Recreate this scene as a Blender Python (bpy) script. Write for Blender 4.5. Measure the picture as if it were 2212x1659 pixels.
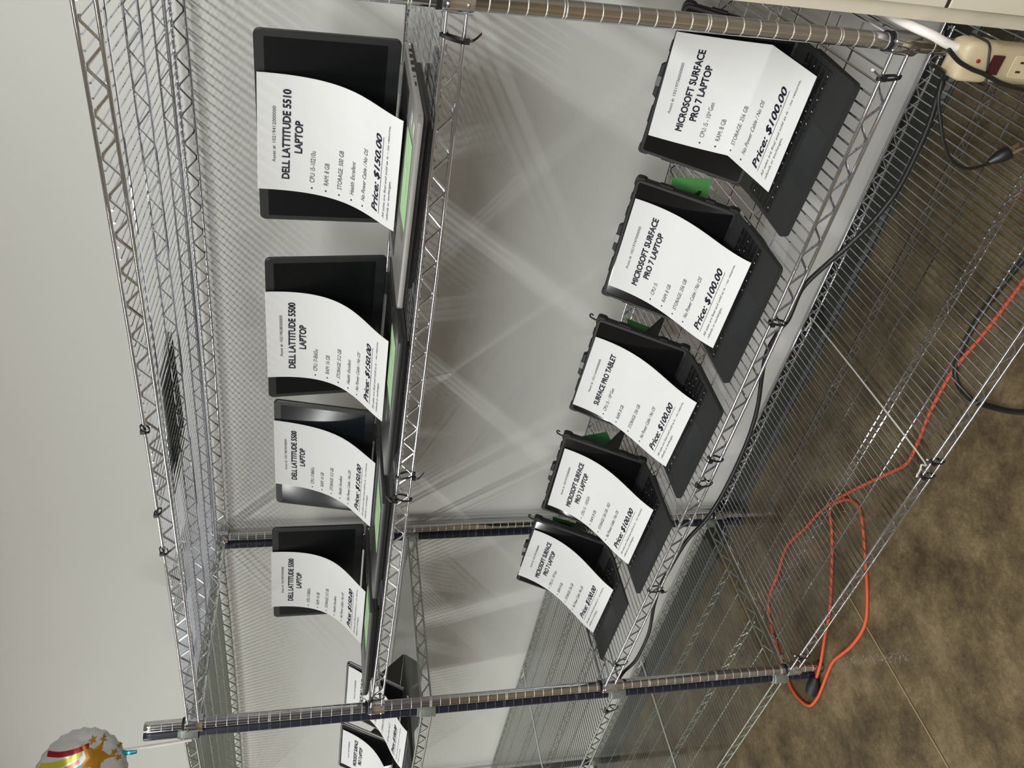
import bpy, bmesh, math, random
from mathutils import Vector, Matrix
random.seed(7)
I = 0.0254                                  # everything below is laid out in inches
S = bpy.context.scene
C = S.collection
for o in list(bpy.data.objects):
    bpy.data.objects.remove(o)

# ------------------------------------------------------------------ camera, light, exposure
cam_d = bpy.data.cameras.new('camera')
cam = bpy.data.objects.new('camera', cam_d); C.objects.link(cam); S.camera = cam
ROT = ((0.13762312066018179, 0.8178414170162542, 0.5587443899249445),
       (-0.1540504770028373, 0.5749212065135252, -0.8035757940830666),
       (-0.9784315649011694, 0.024515768678098238, 0.2051113109781385))
M4 = Matrix(ROT).to_4x4()
M4.translation = Vector((10.85, -39.213, 57.114)) * I
cam.matrix_world = M4
cam_d.sensor_fit = 'HORIZONTAL'; cam_d.sensor_width = 36.0
cam_d.lens = 1668.356 / 2212 * 36
cam_d.shift_x = 55.862 / 2212
cam_d.shift_y = -250.768 / 2212
cam_d.clip_start = 0.02; cam_d.clip_end = 60

S.view_settings.view_transform = 'Standard'
S.view_settings.look = 'None'
S.view_settings.gamma = 1.0
S.view_settings.use_curve_mapping = False
S.view_settings.exposure = -0.12
w = bpy.data.worlds.new('room_air'); S.world = w; w.use_nodes = True
w.node_tree.nodes['Background'].inputs[0].default_value = (0.9, 0.95, 1.0, 1)
w.node_tree.nodes['Background'].inputs[1].default_value = 0.05

CEIL = 124.0
STRIPS = [(31, -112, 178), (-128, -112, 120), (-242, -112, 90), (-335, -112, 100), (125, -112, 95), (-50, -212, 130)]   # x, y, watts: long strip lamps running away from the shelf wall; the rightmost is added fill
LAMP_COLOR = (0.985, 1.0, 0.965)
def strip_light(watts):
    ld = bpy.data.lights.new('strip_lamp_light', 'AREA')
    ld.shape = 'RECTANGLE'; ld.size = 4.5 * I; ld.size_y = 156 * I; ld.energy = watts; ld.color = LAMP_COLOR
    lo = bpy.data.objects.new('strip_lamp_light', ld); C.objects.link(lo)
    return lo

# ------------------------------------------------------------------ materials
def nodes_of(m):
    m.use_nodes = True
    return m.node_tree.nodes, m.node_tree.links
def mat(name, col, rough=0.5, metal=0.0, spec=0.5, coat=0.0, bump=None, vary=None, scale=60):
    m = bpy.data.materials.new(name); n, l = nodes_of(m)
    b = n['Principled BSDF']
    b.inputs['Base Color'].default_value = (*col, 1)
    b.inputs['Roughness'].default_value = rough
    b.inputs['Metallic'].default_value = metal
    b.inputs['Specular IOR Level'].default_value = spec
    b.inputs['Coat Weight'].default_value = coat
    tc = n.new('ShaderNodeTexCoord')
    if vary or bump:
        t = n.new('ShaderNodeTexNoise'); t.inputs['Scale'].default_value = scale; t.inputs['Detail'].default_value = 5
        l.new(tc.outputs['Object'], t.inputs['Vector'])
    if vary:
        r = n.new('ShaderNodeMixRGB'); r.inputs[1].default_value = (*[c * (1 - vary) for c in col], 1)
        r.inputs[2].default_value = (*[min(1, c * (1 + vary)) for c in col], 1)
        l.new(t.outputs['Fac'], r.inputs[0]); l.new(r.outputs[0], b.inputs['Base Color'])
    if bump:
        bp = n.new('ShaderNodeBump'); bp.inputs['Strength'].default_value = bump; bp.inputs['Distance'].default_value = 0.001
        l.new(t.outputs['Fac'], bp.inputs['Height']); l.new(bp.outputs[0], b.inputs['Normal'])
    return m

chrome = mat('chrome_plate', (0.72, 0.74, 0.82), 0.09, 1.0, vary=0.12, scale=90)
chrome_post = mat('chrome_post', (0.58, 0.58, 0.60), 0.10, 1.0, vary=0.10, scale=40)
zinc = mat('grey_green_plated_wire', (0.36, 0.38, 0.34), 0.34, 0.85, vary=0.15)
zinc_collar = mat('dull_zinc_collar', (0.34, 0.38, 0.36), 0.45, 0.7, vary=0.2, scale=80)
navy = mat('dark_navy_post_coat', (0.010, 0.012, 0.028), 0.32, 0.0, vary=0.2)
groove_pale = mat('groove_glint_metal', (0.80, 0.78, 0.74), 0.42, 0.6, vary=0.1)  # pale colour imitates the glint in the post grooves
groove_dull = mat('dull_groove_metal', (0.10, 0.10, 0.13), 0.4, 0.4, vary=0.1)
black_plastic = mat('black_plastic', (0.007, 0.007, 0.008), 0.42, vary=0.2)
rubber = mat('black_rubber', (0.007, 0.007, 0.008), 0.55, bump=0.2, scale=300)
glass_black = mat('dark_screen_glass', (0.004, 0.004, 0.005), 0.06, spec=0.55)
matte_screen = mat('matte_dark_screen', (0.005, 0.0055, 0.006), 0.24, spec=0.35)
bezel = mat('dark_bezel', (0.010, 0.011, 0.012), 0.5, vary=0.1)
keys_mat = mat('black_key_caps', (0.007, 0.007, 0.008), 0.45, vary=0.2)
fabric_dark = mat('charcoal_keyboard_cover', (0.013, 0.013, 0.014), 0.85, bump=0.3, vary=0.25, scale=900)
pad_dark = mat('smooth_dark_touchpad', (0.014, 0.016, 0.018), 0.5, vary=0.1)
silver_grey = mat('silver_grey_shell', (0.26, 0.25, 0.24), 0.42, 0.4, vary=0.08)
brown_grey = mat('brownish_grey_palm_rest', (0.17, 0.15, 0.13), 0.5, 0.2, vary=0.08)
black_shell = mat('black_satin_shell', (0.020, 0.020, 0.021), 0.34, vary=0.15)
palm_black = mat('satin_black_palm_rest', (0.035, 0.034, 0.034), 0.30, vary=0.1)
white_ink = mat('pale_printed_legend', (0.38, 0.38, 0.38), 0.6, vary=0.05)
ink = mat('navy_black_ink', (0.012, 0.010, 0.030), 0.6, vary=0.1)
grey_ink = mat('thin_grey_ink', (0.035, 0.035, 0.055), 0.6, vary=0.1)
beige = mat('aged_beige_paint', (0.54, 0.49, 0.40), 0.45, vary=0.05, bump=0.1, scale=25)
strip_beige = mat('beige_plastic', (0.46, 0.385, 0.25), 0.40, vary=0.08, scale=30)
dark_red = mat('dark_red_switch', (0.045, 0.006, 0.008), 0.2, vary=0.1)
red_dot = mat('red_indicator', (0.30, 0.01, 0.01), 0.25, vary=0.1)
slot_black = mat('slot_black', (0.02, 0.015, 0.01), 0.7, vary=0.1)
white_cord = mat('white_cord_vinyl', (0.72, 0.68, 0.66), 0.35, vary=0.04)
orange = mat('orange_cord_vinyl', (0.56, 0.075, 0.022), 0.5, vary=0.12, scale=200)
metal_prong = mat('brass_prong', (0.65, 0.58, 0.45), 0.25, 1.0, vary=0.1)
baseboard_mat = mat('black_vinyl_base', (0.018, 0.021, 0.019), 0.35, vary=0.4, scale=14)
mat_dark = mat('dark_speckled_mat', (0.05, 0.055, 0.045), 0.8, vary=0.6, scale=120)

def paper_mat():
    m = mat('white_copy_paper', (0.77, 0.77, 0.785), 0.75, spec=0.2, bump=0.05, vary=0.015, scale=60)
    n, l = m.node_tree.nodes, m.node_tree.links
    b = n['Principled BSDF']; tr = n.new('ShaderNodeBsdfTranslucent'); tr.inputs[0].default_value = (0.8, 0.8, 0.8, 1)
    mx = n.new('ShaderNodeMixShader'); mx.inputs[0].default_value = 0.12
    l.new(b.outputs[0], mx.inputs[1]); l.new(tr.outputs[0], mx.inputs[2]); l.new(mx.outputs[0], n['Material Output'].inputs[0])
    return m
paper = paper_mat()
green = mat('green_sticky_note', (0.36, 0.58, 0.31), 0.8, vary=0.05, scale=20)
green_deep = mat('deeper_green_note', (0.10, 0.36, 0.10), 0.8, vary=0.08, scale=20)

def clear_mat(name, tint, rough, ior=1.45, haze=0.0):
    m = bpy.data.materials.new(name); n, l = nodes_of(m)
    n.remove(n['Principled BSDF'])
    t = n.new('ShaderNodeBsdfTransparent'); t.inputs[0].default_value = (*tint, 1)
    g = n.new('ShaderNodeBsdfGlossy'); g.inputs['Roughness'].default_value = rough
    d = n.new('ShaderNodeBsdfDiffuse'); d.inputs[0].default_value = (0.7, 0.7, 0.7, 1)
    lw = n.new('ShaderNodeLayerWeight'); lw.inputs[0].default_value = 0.5
    pw = n.new('ShaderNodeMath'); pw.operation = 'POWER'; l.new(lw.outputs['Facing'], pw.inputs[0]); pw.inputs[1].default_value = 5.0
    f = n.new('ShaderNodeMath'); f.operation = 'MULTIPLY_ADD'; l.new(pw.outputs[0], f.inputs[0]); f.inputs[1].default_value = 0.75; f.inputs[2].default_value = ((ior - 1) / (ior + 1)) ** 2
    tc = n.new('ShaderNodeTexCoord'); ns = n.new('ShaderNodeTexNoise'); ns.inputs['Scale'].default_value = 7
    bp = n.new('ShaderNodeBump'); bp.inputs['Strength'].default_value = 0.02; bp.inputs['Distance'].default_value = 0.003
    l.new(tc.outputs['Object'], ns.inputs['Vector']); l.new(ns.outputs['Fac'], bp.inputs['Height'])
    l.new(bp.outputs[0], g.inputs['Normal'])
    h = n.new('ShaderNodeMixShader'); h.inputs[0].default_value = haze
    l.new(t.outputs[0], h.inputs[1]); l.new(d.outputs[0], h.inputs[2])
    mx = n.new('ShaderNodeMixShader'); l.new(f.outputs[0], mx.inputs[0])
    l.new(h.outputs[0], mx.inputs[1]); l.new(g.outputs[0], mx.inputs[2])
    l.new(mx.outputs[0], n['Material Output'].inputs[0])
    return m
liner_mat = clear_mat('clear_shelf_liner', (0.95, 0.955, 0.95), 0.035, 1.5, 0.0)
film_mat = clear_mat('clear_tape_film', (0.93, 0.93, 0.93), 0.10, 1.5, 0.10)
rim_mat = mat('frosted_liner_rim', (0.62, 0.63, 0.60), 0.3, vary=0.05)

def wall_mat(name, col, scale=2.0, vary=0.03):
    m = mat(name, col, 0.62, spec=0.3)
    n, l = m.node_tree.nodes, m.node_tree.links; b = n['Principled BSDF']
    tc = n['Texture Coordinate']
    t = n.new('ShaderNodeTexNoise'); t.inputs['Scale'].default_value = scale; t.inputs['Detail'].default_value = 4
    l.new(tc.outputs['Object'], t.inputs['Vector'])
    r = n.new('ShaderNodeMixRGB'); r.inputs[1].default_value = (*[c * (1 - vary) for c in col], 1)
    r.inputs[2].default_value = (*[c * (1 + vary) for c in col], 1)
    l.new(t.outputs['Fac'], r.inputs[0]); l.new(r.outputs[0], b.inputs['Base Color'])
    t2 = n.new('ShaderNodeTexNoise'); t2.inputs['Scale'].default_value = 90; t2.inputs['Detail'].default_value = 3
    l.new(tc.outputs['Object'], t2.inputs['Vector'])
    bp = n.new('ShaderNodeBump'); bp.inputs['Strength'].default_value = 0.15; bp.inputs['Distance'].default_value = 0.002
    l.new(t2.outputs['Fac'], bp.inputs['Height']); l.new(bp.outputs[0], b.inputs['Normal'])
    return m
wall_paint = wall_mat('off_white_wall_paint', (0.62, 0.62, 0.595))
far_paint = wall_mat('plain_room_paint', (0.13, 0.12, 0.12))
ceil_paint = wall_mat('ceiling_paint', (0.78, 0.78, 0.77))

def floor_mat():
    m = mat('mottled_brown_sheet_floor', (0.1, 0.08, 0.05), 0.42, spec=0.35)
    n, l = m.node_tree.nodes, m.node_tree.links; b = n['Principled BSDF']; tc = n['Texture Coordinate']
    def noise(s, d, r=0.6):
        t = n.new('ShaderNodeTexNoise'); t.inputs['Scale'].default_value = s; t.inputs['Detail'].default_value = d
        t.inputs['Roughness'].default_value = r; l.new(tc.outputs['Object'], t.inputs['Vector']); return t
    a = noise(6.5, 8, 0.72)
    r1 = n.new('ShaderNodeValToRGB'); e = r1.color_ramp.elements
    e[0].position = 0.36; e[0].color = (0.062, 0.044, 0.024, 1)
    e[1].position = 0.66; e[1].color = (0.225, 0.175, 0.105, 1)
    k = r1.color_ramp.elements.new(0.5); k.color = (0.132, 0.099, 0.054, 1)
    l.new(a.outputs['Fac'], r1.inputs[0])
    f = noise(95, 6, 0.75)
    r2 = n.new('ShaderNodeValToRGB'); e = r2.color_ramp.elements
    e[0].position = 0.34; e[0].color = (0.50, 0.48, 0.44, 1); e[1].position = 0.68; e[1].color = (1.24, 1.22, 1.17, 1)
    f3 = noise(300, 4, 0.8); av = n.new('ShaderNodeMath'); av.operation = 'MULTIPLY_ADD'; av.inputs[1].default_value = 0.45
    hf = n.new('ShaderNodeMath'); hf.operation = 'MULTIPLY'; hf.inputs[1].default_value = 0.55
    l.new(f.outputs['Fac'], hf.inputs[0]); l.new(f3.outputs['Fac'], av.inputs[0]); l.new(hf.outputs[0], av.inputs[2])
    l.new(av.outputs[0], r2.inputs[0])
    mu = n.new('ShaderNodeMixRGB'); mu.blend_type = 'MULTIPLY'; mu.inputs[0].default_value = 1
    l.new(r1.outputs[0], mu.inputs[1]); l.new(r2.outputs[0], mu.inputs[2])
    # pale seam between two sheets of flooring, along y at x = -60.3 in
    sx = n.new('ShaderNodeSeparateXYZ'); l.new(tc.outputs['Object'], sx.inputs[0])
    def band(sock, c, hw, soft=0.0):
        s = n.new('ShaderNodeMath'); s.operation = 'SUBTRACT'; l.new(sock, s.inputs[0]); s.inputs[1].default_value = c * I
        ab = n.new('ShaderNodeMath'); ab.operation = 'ABSOLUTE'; l.new(s.outputs[0], ab.inputs[0])
        mr = n.new('ShaderNodeMapRange'); l.new(ab.outputs[0], mr.inputs[0])
        mr.inputs[1].default_value = hw * I; mr.inputs[2].default_value = (hw + soft + 0.01) * I
        mr.inputs[3].default_value = 1; mr.inputs[4].default_value = 0; return mr.outputs[0]
    seam = band(sx.outputs[0], -60.4, 0.035, 0.05)
    seamd = band(sx.outputs[0], -60.25, 0.05, 0.05)
    mxd = n.new('ShaderNodeMixRGB'); l.new(seamd, mxd.inputs[0]); l.new(mu.outputs[0], mxd.inputs[1]); mxd.inputs[2].default_value = (0.05, 0.035, 0.018, 1)
    mx = n.new('ShaderNodeMixRGB'); l.new(seam, mx.inputs[0]); l.new(mxd.outputs[0], mx.inputs[1]); mx.inputs[2].default_value = (0.33, 0.26, 0.14, 1)
    # chalky scuff streak
    mp = n.new('ShaderNodeMapping'); mp.vector_type = 'TEXTURE'
    mp.inputs['Location'].default_value = (-61.5 * I, -4.4 * I, 0); mp.inputs['Rotation'].default_value = (0, 0, math.radians(-27))
    l.new(tc.outputs['Object'], mp.inputs[0])
    s2 = n.new('ShaderNodeSeparateXYZ'); l.new(mp.outputs[0], s2.inputs[0])
    bx, by = band(s2.outputs[0], 0, 4.5, 1.5), band(s2.outputs[1], 0, 0.15, 0.5)
    m1 = n.new('ShaderNodeMath'); m1.operation = 'MULTIPLY'; l.new(bx, m1.inputs[0]); l.new(by, m1.inputs[1])
    sn = noise(160, 3, 0.8); m2 = n.new('ShaderNodeMapRange'); l.new(sn.outputs['Fac'], m2.inputs[0])
    m2.inputs[1].default_value = 0.52; m2.inputs[2].default_value = 0.70
    m3 = n.new('ShaderNodeMath'); m3.operation = 'MULTIPLY'; l.new(m1.outputs[0], m3.inputs[0]); l.new(m2.outputs[0], m3.inputs[1])
    mz = n.new('ShaderNodeMixRGB'); l.new(m3.outputs[0], mz.inputs[0]); l.new(mx.outputs[0], mz.inputs[1]); mz.inputs[2].default_value = (0.42, 0.36, 0.30, 1)
    l.new(mz.outputs[0], b.inputs['Base Color'])
    bp = n.new('ShaderNodeBump'); bp.inputs['Strength'].default_value = 0.25; bp.inputs['Distance'].default_value = 0.001
    l.new(f.outputs['Fac'], bp.inputs['Height']); l.new(bp.outputs[0], b.inputs['Normal'])
    return m
floor_paint = floor_mat()

# ------------------------------------------------------------------ mesh helpers (inches)
class MB:
    def __init__(s): s.v = []; s.f = []; s.m = []; s.mats = []; s.smooth = []
    def mi(s, m):
        if m not in s.mats: s.mats.append(m)
        return s.mats.index(m)
    def add(s, vs, fs, m, smooth=False):
        b = len(s.v); s.v += [tuple(v) for v in vs]; k = s.mi(m)
        for f in fs: s.f.append(tuple(b + i for i in f)); s.m.append(k); s.smooth.append(smooth)
    def box(s, x0, x1, y0, y1, z0, z1, m, M=None):
        vs = [Vector((x, y, z)) for x in (x0, x1) for y in (y0, y1) for z in (z0, z1)]
        if M is not None: vs = [M @ v for v in vs]
        s.add(vs, [(0, 1, 3, 2), (4, 6, 7, 5), (0, 4, 5, 1), (2, 3, 7, 6), (0, 2, 6, 4), (1, 5, 7, 3)], m)
    def tube(s, pts, r, m, n=8, closed=False, caps=True, rs=None):
        pts = [Vector(p) for p in pts]; N = len(pts)
        ring = []; up = None
        for i, p in enumerate(pts):
            if closed: t = pts[(i + 1) % N] - pts[i - 1]
            else: t = (pts[min(i + 1, N - 1)] - pts[max(i - 1, 0)])
            t = t.normalized() if t.length > 1e-9 else Vector((0, 0, 1))
            if up is None:
                up = Vector((0, 0, 1)) if abs(t.z) < 0.9 else Vector((0, 1, 0))
            a = (up - t * up.dot(t))
            if a.length < 1e-6: a = Vector((1, 0, 0)) - t * t.x
            a.normalize(); b = t.cross(a); up = a
            rr = rs[i] if rs else r
            ring.append([p + (a * math.cos(2 * math.pi * k / n) + b * math.sin(2 * math.pi * k / n)) * rr for k in range(n)])
        vs = [v for rg in ring for v in rg]; fs = []
        for i in range(N if closed else N - 1):
            j = (i + 1) % N
            for k in range(n):
                k2 = (k + 1) % n
                fs.append((i * n + k, i * n + k2, j * n + k2, j * n + k))
        s.add(vs, fs, m, True)
        if caps and not closed:
            s.add(ring[0], [tuple(reversed(range(n)))], m); s.add(ring[-1], [tuple(range(n))], m)
    def lathe(s, prof, cx, cy, m, n=24, caps=True):      # prof: (r, z) bottom to top, about a vertical axis
        vs = []; fs = []
        for r, z in prof:
            for k in range(n):
                a = 2 * math.pi * k / n; vs.append((cx + r * math.cos(a), cy + r * math.sin(a), z))
        for i in range(len(prof) - 1):
            for k in range(n):
                k2 = (k + 1) % n; fs.append((i * n + k, i * n + k2, (i + 1) * n + k2, (i + 1) * n + k))
        s.add(vs, fs, m, True)
        if caps:
            s.add(vs[:n], [tuple(reversed(range(n)))], m); s.add(vs[-n:], [tuple(range(n))], m)
    def plate(s, outline, z0, z1, m, M=None, bev=0.0):   # outline: CCW list of (x, y); prism with a small bevelled rim
        n = len(outline)
        cx = sum(p[0] for p in outline) / n; cy = sum(p[1] for p in outline) / n
        def ins(k):
            r = []
            for i in range(n):
                a = Vector(outline[i - 1]); b = Vector(outline[i]); c = Vector(outline[(i + 1) % n])
                e1 = (b - a).normalized(); e2 = (c - b).normalized()
                nn = Vector((-(e1.y + e2.y), e1.x + e2.x)); nn = nn.normalized() if nn.length > 1e-6 else nn
                q = b + nn * k; r.append((q.x, q.y))
            return r
        layers = [(ins(bev), z0), (outline, z0 + bev), (outline, z1 - bev), (ins(bev), z1)] if bev > 0 else [(outline, z0), (outline, z1)]
        vs = [Vector((x, y, z)) for o, z in layers for x, y in o]
        if M is not None: vs = [M @ v for v in vs]
        L = len(layers)
        s.add(vs, [tuple(reversed(range(n)))] + [tuple(range((L - 1) * n, L * n))], m)
        s.add(vs, [(i * n + k, i * n + (k + 1) % n, (i + 1) * n + (k + 1) % n, (i + 1) * n + k) for i in range(L - 1) for k in range(n)], m, True)
    def build(s, name, parent=None, loc=None):
        me = bpy.data.meshes.new(name)
        o = bpy.data.objects.new(name, me)
        ox, oy, oz = loc or (0, 0, 0)
        me.from_pydata([((x - ox) * I, (y - oy) * I, (z - oz) * I) for x, y, z in s.v], [], s.f)
        for m in s.mats: me.materials.append(m)
        me.polygons.foreach_set('material_index', s.m)
        me.polygons.foreach_set('use_smooth', s.smooth)
        me.update()
        if any(s.smooth):
            try: me.set_sharp_from_angle(angle=math.radians(42))
            except Exception: pass
        C.objects.link(o)
        if loc: o.location = (ox * I, oy * I, oz * I)
        if parent: o.parent = parent
        return o
def rrect(x0, x1, y0, y1, r, k=5):
    pts = []
    for cx, cy, a0 in ((x1 - r, y1 - r, 0), (x0 + r, y1 - r, 90), (x0 + r, y0 + r, 180), (x1 - r, y0 + r, 270)):
        for i in range(k + 1):
            a = math.radians(a0 + 90 * i / k); pts.append((cx + r * math.cos(a), cy + r * math.sin(a)))
    return pts
def empty(name, loc, rz=0.0):
    o = bpy.data.objects.new(name, None); C.objects.link(o); o.empty_display_size = 0.05
    o.location = [c * I for c in loc]; o.rotation_euler = (0, 0, rz); return o
def tag(o, label, cat, group=None, kind=None):
    if label: o['label'] = label
    if cat: o['category'] = cat
    if group: o['group'] = group
    if kind: o['kind'] = kind
    return o
def struct(o): o['kind'] = 'structure'; return o
def smooth_path(pts, k=5):
    pts = [Vector(p) for p in pts]; out = []
    for i in range(len(pts) - 1):
        p0, p1, p2, p3 = pts[max(i - 1, 0)], pts[i], pts[i + 1], pts[min(i + 2, len(pts) - 1)]
        for j in range(k):
            t = j / k
            out.append(0.5 * ((2 * p1) + (p2 - p0) * t + (2 * p0 - 5 * p1 + 4 * p2 - p3) * t * t + (3 * p1 - p0 - 3 * p2 + p3) * t ** 3))
    out.append(pts[-1]); return out

# ------------------------------------------------------------------ the room
WY = 22.5                      # face of the wall behind the shelves
X0, X1, Y0 = -430.0, 150.0, -300.0
def slab(name, x0, x1, y0, y1, z0, z1, m):
    b = MB(); b.box(x0, x1, y0, y1, z0, z1, m); return struct(b.build(name))
slab('floor', X0 - 4, X1 + 4, Y0 - 4, WY + 4, -4, 0, floor_paint)
slab('ceiling', X0 - 4, X1 + 4, Y0 - 4, WY + 4, CEIL, CEIL + 4, ceil_paint)
slab('wall_back', X0 - 4, X1 + 4, WY, WY + 4, 0, CEIL, wall_paint)
slab('wall_left', X0 - 4, X0, Y0, WY, 0, CEIL, wall_paint)
slab('wall_right', X1, X1 + 4, Y0, WY, 0, CEIL, far_paint)
slab('wall_front', X0 - 4, X1 + 4, Y0 - 4, Y0, 0, CEIL, far_paint)
bb = MB()
prof = [(WY, 0.0), (WY - 0.95, 0.0), (WY - 0.55, 0.12), (WY - 0.28, 0.5), (WY - 0.16, 1.0), (WY - 0.14, 3.35), (WY, 3.45)]
vs = [(x, y, z) for x in (X0, X1) for y, z in prof]; n = len(prof)
bb.add(vs, [(k, k + 1, n + k + 1, n + k) for k in range(n - 1)] + [tuple(reversed(range(n))), tuple(range(n, 2 * n))], baseboard_mat)
struct(bb.build('baseboard_back'))

for k, (x, y, wt) in enumerate(STRIPS):
    e = empty('strip_lamp', (x, y, CEIL))
    tag(e, 'long narrow ceiling strip lamp running away from the shelf wall', 'ceiling lamp', 'long ceiling strip lamps')  # the strip farthest right is unseen, added to fill the shade
    b = MB(); b.box(-3.2, 3.2, -79, 79, -1.6, 0, beige); b.build('lamp_housing', e)
    lo = strip_light(wt); lo.parent = e; lo.location = (0, 0, -1.75 * I)

# ------------------------------------------------------------------ wire shelving
SP = 0.815                     # spacing of the cross wires
D = 21.16
class Shelf:
    def __init__(s, x_right, x_left, z_right, z_left, sag): s.a, s.b, s.zr, s.zl, s.sag = x_right, x_left, z_right, z_left, sag
    def z(s, x):
        t = min(1, max(0, (x - s.a) / (s.b - s.a)))
        return s.zr + (s.zl - s.zr) * t - s.sag * 4 * t * (1 - t)
    def top(s, x): return s.z(x) - 0.10       # what things stand on
def build_shelf(unit, sh, m, mcollar, clip_mat, x0off=1.63, flip=False):
    xr, xl = sh.a, sh.b
    sg = -1 if flip else 1
    # deck: cross wires, mid trusses, single wires
    b = MB(); ncross = int((abs(xl - xr) - 2 * x0off) / SP) + 1
    xs = [xr - x0off - SP * i for i in range(ncross + 1)]
    for x in xs:
        z = sh.z(x) - 0.17
        b.tube([(x, -0.26, z), (x, D + 0.26, z)], 0.064, m, 6)
    def long_path(y, dz, seg=14, e0=0.5, e1=0.5):
        return [(xr - e0 + (xl + e1 - xr + e0) * k / seg, y, sh.z(xr - e0 + (xl + e1 - xr + e0) * k / seg) + dz) for k in range(seg + 1)]
    for y in (D / 6, D / 2, 5 * D / 6):
        b.tube(long_path(y, -0.30, e0=0, e1=0), 0.07, m, 6)
    for y in (D / 3, 2 * D / 3):
        b.tube(long_path(y, -0.31, e0=0, e1=0), 0.08, m, 6)
        b.tube(long_path(y, -1.12, e0=0.6, e1=0.6), 0.08, m, 6)
        pts = []; k = 0; x = xr - x0off
        while x > xl + x0off:
            zz = sh.z(x) + (-0.36 if k % 2 == 0 else -1.06)
            pts += [(x + 0.12, y, zz), (x - 0.12, y, zz)]
            x -= SP * 1.5; k += 1
        b.tube(pts, 0.055, m, 6)
    shelf = b.build('shelf', unit)
    # front and back rails
    for nm, y in (('front_rail', -0.32), ('back_rail', D + 0.32)):
        r = MB()
        r.tube(long_path(y, 0.0), 0.115, m, 10); r.tube(long_path(y, -1.03), 0.115, m, 10)
        pts = []; k = 0; x = xr - x0off - SP * 1.0
        while x > xl + x0off * 0.8:
            zz = sh.z(x) + (-0.17 if k % 2 == 0 else -0.93)
            yy = y + (0.10 if y < 0 else -0.10)
            pts += [(x + 0.16, yy, zz), (x - 0.16, yy, zz)]
            x -= SP * 1.5; k += 1
        r.tube(pts, 0.085, m, 8); r.build(nm, shelf)
    for x, sgn in ((xr, 1), (xl, -1)):
        r = MB(); z = sh.z(x); xx = x + 0.32 * sgn
        r.tube([(xx, 0.4, z), (xx, D - 0.4, z)], 0.115, m, 8); r.tube([(xx, 0.4, z - 1.03), (xx, D - 0.4, z - 1.03)], 0.115, m, 8)
        pts = []; k = 0; y = 1.4
        while y < D - 1.2:
            zz = z + (-0.17 if k % 2 == 0 else -0.93); xi = xx - 0.1 * sgn
            pts += [(xi, y - 0.16, zz), (xi, y + 0.16, zz)]; y += SP * 1.5; k += 1
        r.tube(pts, 0.085, m, 8); r.build('side_rail', shelf)
        for yc in (0.0, D):
            c = MB()
            c.lathe([(0.70, z - 1.38), (0.74, z - 1.33), (0.69, z + 0.24), (0.66, z + 0.27), (0.56, z + 0.27)], x, yc, mcollar, 28, caps=False)
            yo = -1 if yc == 0 else 1
            for dz in (0.0, -1.03):      # weld ends of the rails on the collar
                c.tube([(x - sgn * 0.5, yc + 0.32 * yo, z + dz), (x - sgn * 0.16, yc + yo * 0.62, z + dz), (x + sgn * 0.05, yc + yo * 0.70, z + dz)], 0.115, mcollar, 8)
            c.build('corner_collar', shelf)
            w_ = MB(); w_.lathe([(0.52, z - 0.5), (0.565, z + 0.1), (0.60, z + 0.52), (0.52, z + 0.56)], x, yc, clip_mat, 24, caps=False)
            w_.build('post_clip', shelf)
    return shelf
def post_mesh(cx, cy, ztop, m, mg, phase=5.3):
    b = MB(); zs = []
    k = 0; z = phase - 4
    prof = [(0.42, 0.35), (0.5, 0.42)]
    zz = math.floor(0)
    grooves = []
    for i in range(-4, 80):
        g = phase + i
        if (i % 8) == 0: grooves += [g - 0.075, g + 0.075]
        else: grooves.append(g)
    grooves = [g for g in grooves if 1.0 < g < ztop - 0.6]
    for g in grooves: prof += [(0.5, g - 0.04), (0.482, g - 0.04), (0.482, g + 0.04), (0.5, g + 0.04)]
    prof += [(0.5, ztop - 0.05), (0.46, ztop)]
    b.lathe(prof, cx, cy, m, 28)
    for g in grooves: b.lathe([(0.482, g - 0.034), (0.497, g - 0.012), (0.497, g + 0.012), (0.482, g + 0.034)], cx, cy, mg, 28, caps=False)  # ring in each groove carries the painted glint
    return b
def unit_posts(unit, xs, ztop, m, foot):
    for x in xs:
        for y in (0.0, D):
            p = post_mesh(x, y, ztop, m, groove_pale if m is chrome_post else groove_dull).build('post', unit)
            f = MB(); f.lathe([(0.62, 0.0), (0.68, 0.12), (0.55, 0.35), (0.42, 0.5)], x, y, foot, 20); f.build('levelling_foot', p)

XL = -71.08
u1 = empty('wire_shelving_unit', (0, 0, 0))
tag(u1, 'shiny chrome wire shelving unit in front, holding the four laptops and five rugged tablets', 'shelving unit')
unit_posts(u1, (0.0, XL), 72.9, chrome_post, black_plastic)
SH1 = [Shelf(0, XL, 68.9, 68.9, 0.28), Shelf(0, XL, 51.42, 51.42, 0.18), Shelf(0, XL, 25.72, 26.45, 0.12), Shelf(0, XL, 4.25, 4.25, 0.08)]
for s_ in SH1: build_shelf(u1, s_, chrome, chrome, black_plastic)

UX = -72.62
u2 = empty('wire_shelving_unit', (UX, 0, 0))
u2.location = (0, 0, 0)
tag(u2, 'second wire shelving unit with dark navy posts and dull grey-green shelves, far left', 'shelving unit')
unit_posts(u2, (UX, UX - 71.1), 73.1, navy, black_plastic)
SH2 = [Shelf(UX, UX - 71.1, 69.4, 69.4, 0.2), Shelf(UX, UX - 71.1, 46.05, 46.05, 0.1), Shelf(UX, UX - 71.1, 25.1, 25.1, 0.1), Shelf(UX, UX - 71.1, 5.3, 5.3, 0.05)]
for s_ in SH2: build_shelf(u2, s_, zinc, zinc_collar, zinc_collar)

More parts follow.
